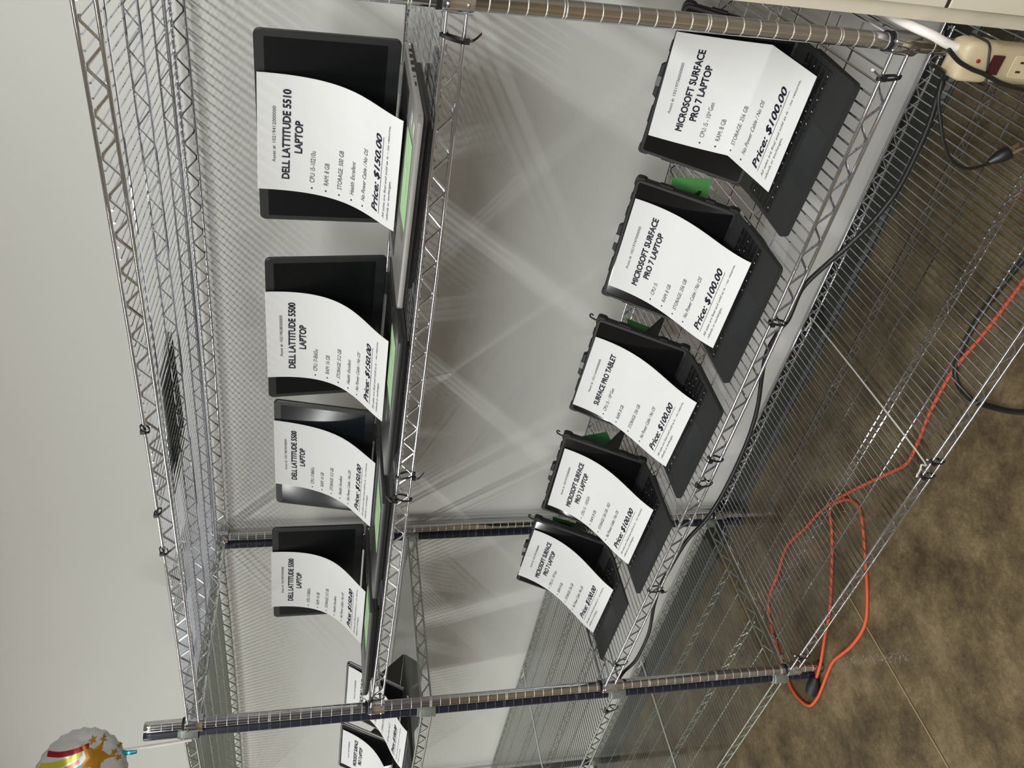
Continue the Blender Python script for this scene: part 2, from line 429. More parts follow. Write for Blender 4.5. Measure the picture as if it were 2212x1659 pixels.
# ------------------------------------------------------------------ clear shelf liners
def liner(sh, xa, xb, label, rim=None, group='clear liners on the wire shelves'):
    b = MB(); zc = sh.top((xa + xb) / 2) + 0.02
    e = empty('shelf_liner', ((xa + xb) / 2, D / 2, zc)); ex, ey, ez = (xa + xb) / 2, D / 2, zc
    y0, y1 = 0.15, D - 0.3
    out = rrect(min(xa, xb), max(xa, xb), y0, y1, 1.6, 5)
    # follow the sag with a grid strip
    seg = 12; lo, hi = min(xa, xb), max(xa, xb); vs = []
    for i in range(seg + 1):
        x = lo + (hi - lo) * i / seg
        d = min(x - lo, hi - x); ins = 0.0
        if d < 1.6: ins = 1.6 - math.sqrt(max(0, 1.6 ** 2 - (1.6 - d) ** 2))
        z = sh.top(x) + 0.035
        vs += [(x - ex, y0 + ins - ey, z - ez), (x - ex, y1 - ins - ey, z - ez)]
    b.add(vs, [(2 * i, 2 * i + 2, 2 * i + 3, 2 * i + 1) for i in range(seg)], liner_mat)
    b.build('clear_sheet', e)
    if rim is not None:
        x = rim; sgn = 1 if x > ex else -1; z = sh.top(x) + 0.06
        r = MB(); pts = [(x - sgn * 1.9 , y0), (x - sgn * 0.6, y0 + 0.25), (x, y0 + 1.5), (x, y1 - 1.5), (x - sgn * 0.6, y1 - 0.25), (x - sgn * 1.9, y1)]
        r.tube(smooth_path([(px - ex, py - ey, z - ez) for px, py in pts], 5), 0.075, rim_mat, 6)
        r.build('raised_rim', e)
    tag(e, label, 'shelf liner', None)
    return e
liner(SH1[3], -1.2, -35.2, 'clear plastic liner on the bottom chrome shelf, half nearest the power strip', None)
liner(SH1[3], -36.5, -70.0, 'clear liner with a pale rim on the bottom chrome shelf, above the orange cord', -36.5)
liner(SH1[1], -1.0, -35.2, 'clear glossy liner under the two nearest laptops on the second shelf')
liner(SH1[1], -35.9, -70.3, 'clear glossy liner under the two farther laptops on the second shelf')
liner(SH2[2], UX - 1, UX - 34.6, 'clear liner on the third shelf of the navy-post unit, half beside the posts')
liner(SH2[2], UX - 35.2, UX - 70, 'clear liner with pale rim on the third shelf of the navy-post unit, far half', UX - 35.2)
liner(SH2[3], UX - 1, UX - 34.6, 'clear liner on the bottom shelf of the navy-post unit, half beside the posts')
liner(SH2[3], UX - 35.2, UX - 70, 'clear liner with pale rim on the bottom shelf of the navy-post unit, far half', UX - 35.2)
liner(SH2[1], UX - 1, UX - 70, 'clear liner under the two tablets on the navy-post unit')

# ------------------------------------------------------------------ printed price signs
_tc = {}
def text_mesh(body):
    if body in _tc: return _tc[body]
    cu = bpy.data.curves.new('t', 'FONT'); cu.body = body; cu.size = 1.0; cu.resolution_u = 3
    o = bpy.data.objects.new('t', cu); C.objects.link(o)
    dg = bpy.context.evaluated_depsgraph_get(); dg.update()
    me = bpy.data.meshes.new_from_object(o.evaluated_get(dg))
    vs = [(v.co.x, v.co.y) for v in me.vertices]; fs = [tuple(p.vertices) for p in me.polygons]
    bpy.data.objects.remove(o); bpy.data.curves.remove(cu); bpy.data.meshes.remove(me)
    _tc[body] = (vs, fs); return vs, fs
CAPH = None
def cap_height():
    global CAPH
    if CAPH is None:
        vs, _ = text_mesh('H'); CAPH = max(y for x, y in vs)
    return CAPH
def superscript(body):
    """10th written with a small raised th"""
    a, c = body.split('10th'); a += '10'
    v1, f1 = text_mesh(a); x = max(p[0] for p in v1) + 0.04
    v2, f2 = text_mesh('th'); k = 0.62; m2 = min(p[0] for p in v2)
    V = list(v1); F = list(f1)
    F += [tuple(len(V) + q for q in f) for f in f2]; V += [((p[0] - m2) * k + x, p[1] * k + 0.28) for p in v2]
    x = max(p[0] for p in V) + 0.22
    v3, f3 = text_mesh(c.strip()); m3 = min(p[0] for p in v3)
    F += [tuple(len(V) + q for q in f) for f in f3]; V += [(p[0] - m3 + x, p[1]) for p in v3]
    return V, F
def text_bold(body, grow):
    """heavier weight: the outline laid down several times, each shifted a little"""
    key = (body, grow)
    if key in _tc: return _tc[key]
    v0, f0 = superscript(body) if '10th' in body else text_mesh(body)
    if grow < 0.01: return v0, f0
    vs, fs = [], []
    for k in range(8):
        a = math.pi * k / 4; dx, dy = grow * math.cos(a), grow * 0.8 * math.sin(a); n0 = len(vs)
        vs += [(x + dx, y + dy) for x, y in v0]; fs += [tuple(n0 + q for q in f) for f in f0]
    _tc[key] = (vs, fs); return vs, fs
SX, SV = 8.5, 11.0
def layout(kind, asset, title, bullets, price):
    """list of (text, u0, width, v baseline, cap height, bold, italic, centred)"""
    L = []
    L.append((('Asset #: ' + asset), None, 4.1, 1.2, 0.21, 0, 0))
    lap_ = kind == 'l'
    v = 2.15 if lap_ else 2.42
    for t, wd in title:
        L.append((t, None, wd, v, 0.49, 0.040, 0)); v += 0.82
    v0 = v - 0.82
    vb = 8.15
    nb = len(bullets); step = ((8.0 if lap_ else 7.8) - (v0 + 0.95)) / (nb - 1)
    vv = v0 + 0.95
    for i, (t, wd) in enumerate(bullets):
        last = t.startswith('No Power')
        hgt = 0.33
        L.append((t, 0.95, wd, vv + step * i, hgt, 0.006, 0.12 if last or t.startswith('Health') else 0))
        L.append(('\u2022', 0.42, 0.20, vv + step * i, 0.32, 0.02, 0))
    L.append(('Price: ' + price, 0.75, 5.9, 9.25, 0.52, 0.03, 0.25))
    L.append(('__', 0.70, 6.0, 9.43, 0.035, 0, 0))
    L.append(('All sales are final and sold as is \u2013 no returns,', 0.60, 7.1, 9.98, 0.185, 0, 0.2))
    L.append(('refunds or exchanges.', 0.60, 3.2, 10.38, 0.185, 0, 0.2))
    return L
def bez(a, b, c, d, t):
    s = 1 - t; return a * s ** 3 + b * 3 * s * s * t + c * 3 * s * t * t + d * t ** 3
def sign(corners, lay, label, down, crease=None, group=None, bow=1.45):
    """corners TL TR BR BL on the lid and keyboard; the sheet bows forward between them"""
    TL, TR, BR, BL = [Vector(c) for c in corners]
    dn = Vector(down).normalized(); end = Vector((0.0, -0.74, -0.67)).normalized()
    N = 40
    def profile(A, B, cr):
        if cr is not None:
            cr = Vector(cr); p = [A + (cr - A) * (k / 20) for k in range(21)] + [cr + (B - cr) * (k / 20) for k in range(1, 21)]
            for k in range(1, 20): p[k] = p[k] + Vector((0, -0.12, 0.02)) * math.sin(math.pi * k / 20)
        else:
            h = (B - A).length * 0.42
            p = [bez(A, A + dn * h * bow, B - end * h * 0.72, B, k / N) for k in range(N + 1)]
        d = [0]
        for k in range(1, len(p)): d.append(d[-1] + (p[k] - p[k - 1]).length)
        def at(s):
            s = min(max(s, 0), 1) * d[-1]
            for k in range(1, len(p)):
                if d[k] >= s - 1e-9: return p[k - 1].lerp(p[k], (s - d[k - 1]) / max(1e-9, d[k] - d[k - 1]))
            return p[-1]
        return at
    Lp = profile(TL, BL, crease[0] if crease else None); Rp = profile(TR, BR, crease[1] if crease else None)
    def pt(u, v): return Lp(v / SV).lerp(Rp(v / SV), u / SX)
    def nrm(u, v):
        a = pt(min(u + .2, SX), v) - pt(max(u - .2, 0), v); c = pt(u, min(v + .1, SV)) - pt(u, max(v - .1, 0))
        return c.cross(a).normalized()
    b = MB(); nu, nv = 8, 88; vs = []; back = []
    for j in range(nv + 1):
        for i in range(nu + 1):
            u, v = SX * i / nu, SV * j / nv; p = pt(u, v); q = nrm(u, v); vs.append(p); back.append(p - q * 0.012)
    if nrm(4, 4).y > 0: sgn = -1
    else: sgn = 1
    if sgn < 0: back = [v + (v - k) for v, k in zip(vs, back)]
    idx = lambda i, j: j * (nu + 1) + i
    F = [(idx(i, j), idx(i, j + 1), idx(i + 1, j + 1), idx(i + 1, j)) for j in range(nv) for i in range(nu)]
    b.add(vs, F, paper, True); b.add(back, [tuple(reversed(f)) for f in F], paper, True)
    ch = cap_height()
    for t, u0, wd, vb, hh, bold, ital in lay:
        if t == '__':
            q = []; 
            for k in range(13):
                u = u0 + wd * k / 12
                for dv in (-hh / 2, hh / 2): q.append(pt(u, vb + dv) + nrm(u, vb) * sgn * 0.026)
            b.add(q, [(2 * k, 2 * k + 2, 2 * k + 3, 2 * k + 1) for k in range(12)], ink); continue
        tv, tf = text_bold(t, bold)
        xs = [x for x, y in tv]; x0, x1 = min(xs), max(xs)
        sc = hh / ch; sx = wd / (x1 - x0)
        if t == '\u2022': sx = sc * 1.0
        if hh == 0.33: sx = sc * 0.80
        if u0 is None: uu = SX / 2 - wd / 2
        else: uu = u0
        out = []
        for x, y in tv:
            u = uu + (x - x0) * sx + ital * y * sc; v = vb - y * sc
            u = min(max(u, 0.05), SX - 0.05)
            out.append(pt(u, v) + nrm(u, v) * sgn * 0.026)
        b.add(out, tf, ink if (bold > 0.01 or t == '\u2022') else grey_ink)
    base = (TL + TR + BR + BL) / 4
    o = b.build('price_sign', None, (BL + BR) / 2)
    tag(o, label, 'price sign', group)
    return o
T5500 = [('DELL LATTITUDE 5500', 6.6), ('LAPTOP', 2.4)]
T5510 = [('DELL LATTITUDE 5510', 6.6), ('LAPTOP', 2.4)]
TSURF = [('MICROSOFT SURFACE', 6.5), ('PRO 7 LAPTOP', 4.4)]
TTAB = [('SURFACE PRO TABLET', 6.3)]
def bl(cpu, cw, ram, sto, sw, health):
    r = [('CPU: ' + cpu, cw), ('RAM: ' + ram, 1.75), ('STORAGE: ' + sto, sw)]
    if health: r.append(('Health: Excellent', 2.9))
    r.append(('No Power Cable / No OS', 4.3)); return r
GL = 'printed price sheets leaning on the laptops'; GS = 'printed price sheets leaning on the tablets'
ld = lambda a: (0, -math.sin(a), -math.cos(a))
sign([(-16.86, 9.64, 61.79), (-8.05, 8.81, 61.56), (-8.33, 3.41, 52.72), (-17.08, 4.98, 52.62)],
     layout('l', '10219412000000', T5510, bl('i5-10210u', 2.7, '8 GB', '500 GB', 3.1, 1), '$150.00'),
     '$150.00 price sheet for the 5510 laptop, on the grey-based laptop nearest the camera', ld(0.0))
sign([(-34.38, 9.33, 61.42), (-25.47, 9.13, 61.46), (-25.58, 3.58, 52.45), (-34.33, 4.13, 52.35)],
     layout('l', '10219838000000', T5500, bl('i7-8665u', 2.5, '16 GB', '512 GB', 3.1, 1), '$150.00'),
     '$150.00 price sheet, asset number ending 9838000000, on the second laptop from the near post', ld(-0.08))
sign([(-51.0, 12.2, 61.24), (-42.15, 12.0, 61.26), (-42.45, 6.95, 52.30), (-51.36, 7.01, 52.30)],
     layout('l', '10219829000000', T5500, bl('i7-8665u', 2.5, '16 GB', '512 GB', 3.1, 1), '$150.00'),
     '$150.00 price sheet, asset number ending 9829000000, on the laptop with lamp glare', ld(0.186))
sign([(-68.08, 9.85, 61.73), (-59.11, 10.23, 61.64), (-58.45, 4.82, 52.42), (-67.39, 4.63, 52.44)],
     layout('l', '10219837000000', T5500, bl('i7-8665u', 2.5, '16 GB', '512 GB', 3.1, 1), '$150.00'),
     '$150.00 price sheet, asset number ending 9837000000, on the farthest laptop of the shelf', ld(0.0))
sign([(-12.30, 12.57, 32.95), (-4.11, 12.10, 33.18), (-3.81, 4.19, 26.63), (-12.61, 4.81, 26.43)],
     layout('s', '10219736000000', TSURF, bl('i5 - 10th Gen', 3.3, '8 GB', '256 GB', 3.4, 0), '$100.00'),
     '$100.00 price sheet with a sharp fold across it, on the tablet beside near post', ld(0.58),
     crease=((-11.95, 9.01, 27.94), (-3.3, 8.33, 27.88)))
sign([(-26.31, 12.11, 32.97), (-17.40, 11.65, 32.95), (-17.80, 3.47, 26.51), (-26.59, 4.15, 26.40)],
     layout('s', '10219747000000', TSURF, bl('i5', 1.5, '8 GB', '256 GB', 3.4, 0), '$100.00'),
     '$100.00 price sheet listing plain CPU i5, on the second tablet from the near post', ld(0.576), bow=1.2)
sign([(-40.09, 11.55, 33.47), (-31.20, 10.96, 33.33), (-31.79, 3.25, 26.53), (-40.65, 4.09, 26.45)],
     layout('s', '10211644000000', TTAB, bl('i5 \u2013 10th Gen', 3.3, '8 GB', '256 GB', 3.4, 0), '$100.00'),
     '$100.00 price sheet, one-line tablet title, on the middle one of five tablets', ld(0.52), bow=1.2)
sign([(-54.15, 10.87, 33.46), (-45.15, 10.52, 33.49), (-45.02, 2.76, 26.90), (-53.90, 3.17, 26.97)],
     layout('s', '10219752000000', TSURF, bl('i5 \u2013 1035G4', 3.3, '8 GB', '256 GB - SSD', 4.3, 0), '$100.00'),
     '$100.00 price sheet listing 256 GB - SSD, on the fourth tablet from the near post', ld(0.467), bow=1.2)
sign([(-68.43, 12.15, 34.07), (-59.45, 11.68, 33.79), (-59.97, 4.28, 26.72), (-68.88, 4.74, 26.80)],
     layout('s', '10219751000000', TSURF, bl('i5 - 10th Gen', 3.3, '8 GB', '256 GB', 3.4, 0), '$100.00'),
     '$100.00 price sheet, asset number ending 9751000000, on the tablet nearest far posts', ld(0.45), bow=1.2)

# ------------------------------------------------------------------ laptops
def key_rows(b, x0, x1, y0, y1, z, rows, m, h=0.05, widths=None, slope=None, legends=None):
    ny = len(rows); dy = (y1 - y0) / ny
    for j, cols in enumerate(rows):
        tot = sum(cols); x = x0; yb = y1 - dy * (j + 1)
        for c in cols:
            wx = (x1 - x0) * c / tot
            zz = z if slope is None else slope(yb + dy / 2)
            z2 = zz + h
            g = 0.05
            b.plate([(x + g, yb + g), (x + wx - g, yb + g), (x + wx - g, yb + dy - g), (x + g, yb + dy - g)], zz, z2, m, None, 0.02)
            if legends is not None and c <= 1.3 and 0 < j:
                legends.box(x + wx * .42, x + wx * .52, yb + dy * .42, yb + dy * .62, z2, z2 + 0.004, white_ink)
            x += wx
ROWS = [[1] * 16, [1] * 13 + [2], [1.5] + [1] * 12 + [1.5], [1.8] + [1] * 11 + [2.2], [2.3] + [1] * 10 + [2.7], [1.2, 1.2, 1.2, 6, 1.2, 1.2, 1, 1, 1]]
def laptop(pose, deck, shell, palm, label, extras, screen=matte_screen):
    X, Y, yaw, a, z = pose
    e = empty('laptop', (X, Y, z), yaw); tag(e, label, 'laptop', 'open laptops on the second shelf')
    zb = deck - z; w, d, h = 7.2, 9.4, 9.2
    b = MB()
    out = rrect(-w, w, -d, 0.35, 0.45)
    vs = []
    n = len(out)
    def ztop(y): return 1.0 + 0.1 * min(0, y) / d
    layers = []
    for inset, zf in ((0.42, lambda y: ztop(y) - 0.62), (0.10, lambda y: ztop(y) - 0.50), (0.0, lambda y: ztop(y) - 0.34), (0.0, lambda y: ztop(y) - 0.06), (0.05, lambda y: ztop(y))):
        o2 = rrect(-w + inset, w - inset, -d + inset, 0.35 - inset, 0.45)
        layers.append([(x, y, zf(y)) for x, y in o2])
    for L_ in layers: vs += L_
    band_ = lambda i0, i1: [(i * n + k, i * n + (k + 1) % n, (i + 1) * n + (k + 1) % n, (i + 1) * n + k) for i in range(i0, i1) for k in range(n)]
    b.add(vs, band_(2, 4), shell, True); b.add(vs, band_(0, 2), black_plastic, True)
    b.add(vs, [tuple(reversed(range(n))), tuple(range(4 * n, 5 * n))], palm)
    b.plate(rrect(-w + 0.9, w - 0.9, -d + 0.9, -0.5, 0.5), zb + 0.16, 0.45, black_plastic, None, 0.08)
    for yy in (-d + 1.3, -1.0): b.box(-5.6, 5.6, yy - 0.25, yy + 0.25, zb, zb + 0.18, rubber)
    base = b.build('base', e)
    # ports along the right side
    p = MB()
    for k, (yy, wy, hz_, zz) in enumerate([(-1.2, 0.42, 0.24, 0.72), (-2.0, 0.50, 0.26, 0.72), (-2.9, 0.55, 0.24, 0.72), (-3.8, 0.55, 0.24, 0.71), (-4.7, 0.14, 0.14, 0.73), (-5.6, 0.5, 0.10, 0.73)]):
        p.box(w - 0.08, w + 0.012, yy - wy / 2, yy + wy / 2, zz - hz_ / 2, zz + hz_ / 2, slot_black)
    p.box(w - 0.05, w + 0.012, -0.45, -0.2, 0.66, 0.8, groove_pale)
    p.build('side_ports', base)
    k = MB(); key_rows(k, -6.3, 6.3, -4.9, -0.75, 0.985, ROWS, keys_mat, 0.055, slope=lambda y: ztop(y) - 0.01); k.build('keyboard', base)
    t = MB()
    for L_, R_, y0, y1 in ((-2.4, 1.6, -8.35, -5.9), (-2.4, -0.45, -5.75, -5.3), (-0.35, 1.6, -5.75, -5.3)):
        vs2 = [(L_, y0, ztop(y0) + .012), (R_, y0, ztop(y0) + .012), (R_, y1, ztop(y1) + .012), (L_, y1, ztop(y1) + .012)]
        t.add(vs2, [(0, 1, 2, 3)], pad_dark if shell is not silver_grey else brown_grey)
    t.build('touchpad', base)
    # lid
    Ml = Matrix.Translation((0, 0.05, 1.0)) @ Matrix.Rotation(math.pi / 2 - a, 4, 'X')
    l_ = MB(); l_.plate(rrect(-w, w, 0.15, h, 0.4), -0.34, -0.03, black_shell, Ml, 0.06)
    l_.plate(rrect(-w + 0.05, w - 0.05, 0.2, h - 0.05, 0.38), -0.035, 0.0, bezel, Ml, 0.012)
    lid = l_.build('lid', e)
    s = MB(); s.plate(rrect(-w + 0.42, w - 0.42, 1.0, h - 0.62, 0.05, 1), -0.002, 0.006, screen, Ml); s.build('screen', lid)
    g = MB(); g.tube([(-5.6, 0.12, 1.02), (-3.6, 0.12, 1.02)], 0.17, shell, 12); g.tube([(3.6, 0.12, 1.02), (5.6, 0.12, 1.02)], 0.17, shell, 12); g.build('hinge', base)
    tv, tf = text_bold('DELL', 0.02); x0 = min(x for x, y in tv); x1 = max(x for x, y in tv); sc = 0.75 / (x1 - x0)
    lg = MB(); lg.add([Ml @ Vector(((x - x0) * sc - 0.37, 0.42 + y * sc, 0.004)) for x, y in tv], tf, white_ink); lg.build('lid_logo', lid)
    return e
def mix_deck(sh, x): return sh.top(x) + 0.04
L1 = (-12.4671, 9.3462, -0.0943, -0.0023, 51.5075); L2 = (-29.7164, 10.0672, -0.022, -0.0805, 51.2457)
L3 = (-46.9889, 10.5078, -0.0226, 0.1858, 51.1905); L4 = (-63.0412, 10.0965, 0.0426, 0.0072, 51.3469)
e1 = laptop(L1, mix_deck(SH1[1], -12), silver_grey, silver_grey, 'open laptop with grey base and dark lid, nearest the near post on the second shelf', None)
laptop(L2, mix_deck(SH1[1], -30), black_shell, palm_black, 'open black laptop, second from the near post, its lid touching the next lid', None)
laptop(L3, mix_deck(SH1[1], -47), black_shell, palm_black, 'open black laptop with its screen tilted back and catching a lamp glare, third along', None, mat('glossier_screen', (0.008, 0.011, 0.014), 0.12, spec=0.6))
laptop(L4, mix_deck(SH1[1], -63), black_shell, palm_black, 'open black laptop farthest from the camera on the second shelf, brand mark under its screen', None)
# pale stickers on the grey laptop's palm rest
st = MB()
for k, (xx, yy, wx, wy) in enumerate([(5.9, -7.3, 0.8, 0.85), (5.9, -8.5, 0.8, 0.75)]):
    z_ = 1.0 + 0.1 * yy / 9.4 + 0.015
    st.add([(xx - wx / 2, yy - wy / 2, z_), (xx + wx / 2, yy - wy / 2, z_), (xx + wx / 2, yy + wy / 2, z_), (xx - wx / 2, yy + wy / 2, z_)], [(0, 1, 2, 3)], mat('pale_sticker', (0.5, 0.52, 0.42), 0.4, vary=0.1))
b_ = [c for c in e1.children if c.name.startswith('base')][0]
st.build('palm_rest_sticker', b_)

# ------------------------------------------------------------------ green notes
def note(pts, z, label, m=green, group=None, patch=None):
    b = MB(); pass
    vs = [(p[0], p[1], (p[2] if len(p) > 2 else z)) for p in pts]; n = len(vs)
    nm = (Vector(vs[1]) - Vector(vs[0])).cross(Vector(vs[-1]) - Vector(vs[0])).normalized()
    if nm.z < 0: vs = vs[::-1]; nm = -nm
    up = [tuple(Vector(v) + nm * 0.03) for v in vs]
    b.add(vs + up, [tuple(reversed(range(n))), tuple(range(n, 2 * n))] + [(i, (i + 1) % n, n + (i + 1) % n, n + i) for i in range(n)], m)
    if patch:
        c2 = sum((Vector(v) for v in up), Vector()) / n
        ps = [tuple(c2 + (Vector(v) - c2) * patch + nm * 0.012) for v in up]
        b.add(ps, [tuple(range(n))], mat('pale_green_label_patch', (0.42, 0.62, 0.40), 0.7, vary=0.04))
    o = b.build('sticky_note', None, tuple(Vector((sum(v[0] for v in vs) / n, sum(v[1] for v in vs) / n, min(v[2] for v in vs)))))
    tag(o, label, 'sticky note', group); return o
def on_base(pose, pts):
    X, Y, yaw, a, z = pose; c, s = math.cos(yaw), math.sin(yaw); out = []
    for x, y in pts:
        out.append((X + c * x - s * y, Y + s * x + c * y, z + 1.0 + 0.1 * y / 9.4 + 0.02))
    return out
note(on_base(L1, [(-0.9, -9.0), (4.9, -8.6), (4.6, -5.9), (-1.2, -6.2)]), None, 'green note on the grey palm rest of the nearest laptop', patch=0.3)
note(on_base(L2, [(0.1, -9.1), (5.7, -8.6), (5.3, -5.6), (-0.2, -6.0)]), None, 'green note on the palm rest of the second laptop from the near post', patch=0.3)
note(on_base(L3, [(-0.2, -9.1), (5.4, -8.8), (5.4, -5.7), (-0.2, -6.0)]), None, 'green note on the palm rest of the third laptop, the one with lamp glare', patch=0.3)
note(on_base(L4, [(0.2, -9.1), (6.2, -9.0), (6.0, -6.0), (0.0, -6.1)]), None, 'green note on the palm rest of the laptop farthest along the shelf', patch=0.3)

# ------------------------------------------------------------------ rugged tablets with keyboard covers
TROWS = [[1] * 14, [1] * 12 + [1.6], [1.4] + [1] * 11 + [1.2], [1.7] + [1] * 10 + [2.0], [2.2] + [1] * 9 + [2.4], [1.1, 1.1, 1.1, 5, 1.1, 1.1, 1, 1, 1]]
def tablet(pose, deck, label, group, loop=True, rugged=True, tw=11.85, h=8.06, kw=11.63, d=6.7, hz=0.54, kick=3.6, shell=rubber):
    X, Y, yaw, a, z = pose
    e = empty('tablet' if not rugged else 'rugged_tablet', (X, Y, z), yaw); tag(e, label, 'tablet', group)
    zb = deck - z; w = tw / 2
    Mt = Matrix.Translation((0, 0, hz - 0.08)) @ Matrix.Rotation(math.pi / 2 - a, 4, 'X')
    c = MB(); th = 0.62 if rugged else 0.36
    # frame ring around the glass
    o1 = rrect(-w, w, 0.0, h + 0.08, 0.42); o2 = rrect(-w + 0.27, w - 0.27, 0.27, h - 0.19, 0.2); n = len(o1)
    i1 = rrect(-w + 0.08, w - 0.08, 0.08, h, 0.38)
    vs = [(x, y, -th) for x, y in i1] + [(x, y, -th + 0.1) for x, y in o1] + [(x, y, -0.04) for x, y in o1] + [(x, y, 0.05) for x, y in i1] + [(x, y, 0.05) for x, y in o2] + [(x, y, -0.03) for x, y in o2]
    vs = [Mt @ Vector(v) for v in vs]
    c.add(vs, [(r * n + k, r * n + (k + 1) % n, (r + 1) * n + (k + 1) % n, (r + 1) * n + k) for r in range(5) for k in range(n)], shell, True)
    c.add(vs, [tuple(reversed(range(n)))], shell)
    if rugged:
        for cx in (-w + 0.35, w - 0.35):           # corner bumpers
            for cy in (0.35, h - 0.28):
                c.plate(rrect(cx - 0.46, cx + 0.46, cy - 0.46, cy + 0.46, 0.3), -th - 0.05, -0.02, shell, Mt, 0.05)
                c.plate(rrect(cx - 0.40, cx + 0.40, cy - 0.40, cy + 0.40, 0.2), 0.0, 0.12, shell, Mt, 0.03) if False else None
        for x0, x1 in ((-3.4, -2.1), (2.3, 3.1), (3.9, 4.4)):
            c.box(x0, x1, h, h + 0.16, -th + 0.1, -0.08, shell, Mt)
        for y0, y1 in ((1.9, 2.6), (5.2, 6.3)):
            c.box(-w - 0.1, -w + 0.1, y0, y1, -th + 0.1, -0.08, shell, Mt); c.box(w - 0.1, w + 0.1, y0, y1, -th + 0.1, -0.08, shell, Mt)
    case = c.build('case', e)
    s = MB(); s.plate(rrect(-w + 0.26, w - 0.26, 0.26, h - 0.18, 0.18), -0.06, 0.0, glass_black, Mt); s.build('screen', e)
    if rugged:
        q = MB(); q.plate([(-1.5, h - 0.02), (1.5, h - 0.02), (1.2, h + 0.38), (-1.2, h + 0.38)], -th + 0.05, -0.08, shell, Mt, 0.05)
        q.build('top_latch', case)
        q = MB(); q.plate([(-0.45, h - 0.02), (0.35, h - 0.02), (0.35, h + 0.42), (-0.45, h + 0.42)], -th + 0.02, -0.03, mat('grey_clip', (0.16, 0.16, 0.17), 0.3, 0.3, vary=0.1), Mt, 0.03)
        o = q.build('latch_clip', case); o['label'] = 'grey clip in the latch'
    # kickstand and strap behind
    kz = -th - 0.02
    top = Mt @ Vector((0, h * 0.55, kz)); bot = Vector((0, top.y + kick, zb + 0.05))
    k = MB(); hw = w * 0.72
    dv = (bot - top); nn = Vector((0, dv.z, -dv.y)).normalized() * 0.09
    P_ = [Vector((-hw, top.y, top.z)), Vector((hw, top.y, top.z)), Vector((hw, bot.y, bot.z)), Vector((-hw, bot.y, bot.z))]
    vs = [p - nn for p in P_] + [p + nn for p in P_]
    k.add(vs, [(3, 2, 1, 0), (4, 5, 6, 7), (0, 1, 5, 4), (1, 2, 6, 5), (2, 3, 7, 6), (3, 0, 4, 7)], shell); k.build('kickstand', e)
    if rugged:
        k = MB(); pts = []
        for i in range(13):
            t = i / 12; pts.append(Mt @ Vector((2.2 + 2.6 * t, 1.2 + 5.4 * t, -th - 0.15 - 1.25 * math.sin(math.pi * t))))
        wv = Vector((0.9, 0, 0))
        vs = []
        for p in pts: vs += [p - wv * 0.6, p + wv * 0.6]
        k.add(vs, [(2 * i, 2 * i + 1, 2 * i + 3, 2 * i + 2) for i in range(12)], fabric_dark, True)
        vs2 = [Vector(v) + Vector((0, 0.07, 0.05)) for v in vs]
        k.add(vs2, [(2 * i, 2 * i + 2, 2 * i + 3, 2 * i + 1) for i in range(12)], fabric_dark, True); k.build('hand_strap', e)
    if loop:
        k = MB(); base = Mt @ Vector((w - 0.5, h + 0.02, -0.3))
        k.tube(smooth_path([base, base + Vector((0.05, 0.1, 0.35)), base + Vector((0.25, 0.25, 0.75)), base + Vector((0.5, 0.3, 0.72)), base + Vector((0.42, 0.2, 0.5))], 4), 0.075, rubber, 8); k.build('pen_loop', e)
    # keyboard cover: thin slab, hinged flap rising to the glass
    kk = MB(); kh = kw / 2
    yb = -1.15; zt_f, zt_b = 0.25, 0.32
    def zt(y): return zt_f + (zt_b - zt_f) * (y + d) / (d + yb) if y < yb else zt_b + (hz - zt_b) * (y - yb) / (-yb)
    out = rrect(-kh, kh, -d, yb, 0.35)
    n = len(out); th2 = zt_f - zb
    vs = [(x * 0.995, y, zb + 0.01) for x, y in out] + [(x, y, zt(y) - 0.06) for x, y in out] + [(x * 0.997, y, zt(y)) for x, y in out]
    kk.add(vs, [(r * n + q, r * n + (q + 1) % n, (r + 1) * n + (q + 1) % n, (r + 1) * n + q) for r in range(2) for q in range(n)] + [tuple(reversed(range(n))), tuple(range(2 * n, 3 * n))], fabric_dark)
    kk.add([(-kh, yb - 0.35, zt_b - 0.15), (kh, yb - 0.35, zt_b - 0.15), (kh, 0.05, hz - 0.2), (-kh, 0.05, hz - 0.2), (-kh, yb - 0.35, zt_b), (kh, yb - 0.35, zt_b), (kh, 0.05, hz), (-kh, 0.05, hz)],
           [(3, 2, 1, 0), (4, 5, 6, 7), (0, 1, 5, 4), (1, 2, 6, 5), (2, 3, 7, 6), (3, 0, 4, 7)], fabric_dark)
    cov = kk.build('keyboard_cover', e)
    q = MB(); lg = MB(); y1 = -0.95; y0 = -d + 2.35
    key_rows(q, -kh + 0.35, kh - 0.35, y0, y1, 0, TROWS, keys_mat, 0.06, slope=lambda y: max(zt(y), zt(min(y, yb)) if y < yb else zt(y)) - 0.005, legends=lg)
    q.build('keys', cov); lg.build('key_legends', cov)
    q = MB(); q.add([(-2.1, -d + 0.15, zt(-d + .15) + .012), (2.1, -d + 0.15, zt(-d + .15) + .012), (2.1, -d + 2.2, zt(-d + 2.2) + .012), (-2.1, -d + 2.2, zt(-d + 2.2) + .012)], [(0, 1, 2, 3)], pad_dark); q.build('touchpad', cov)
    return e
GT = 'rugged tablets on the third shelf'
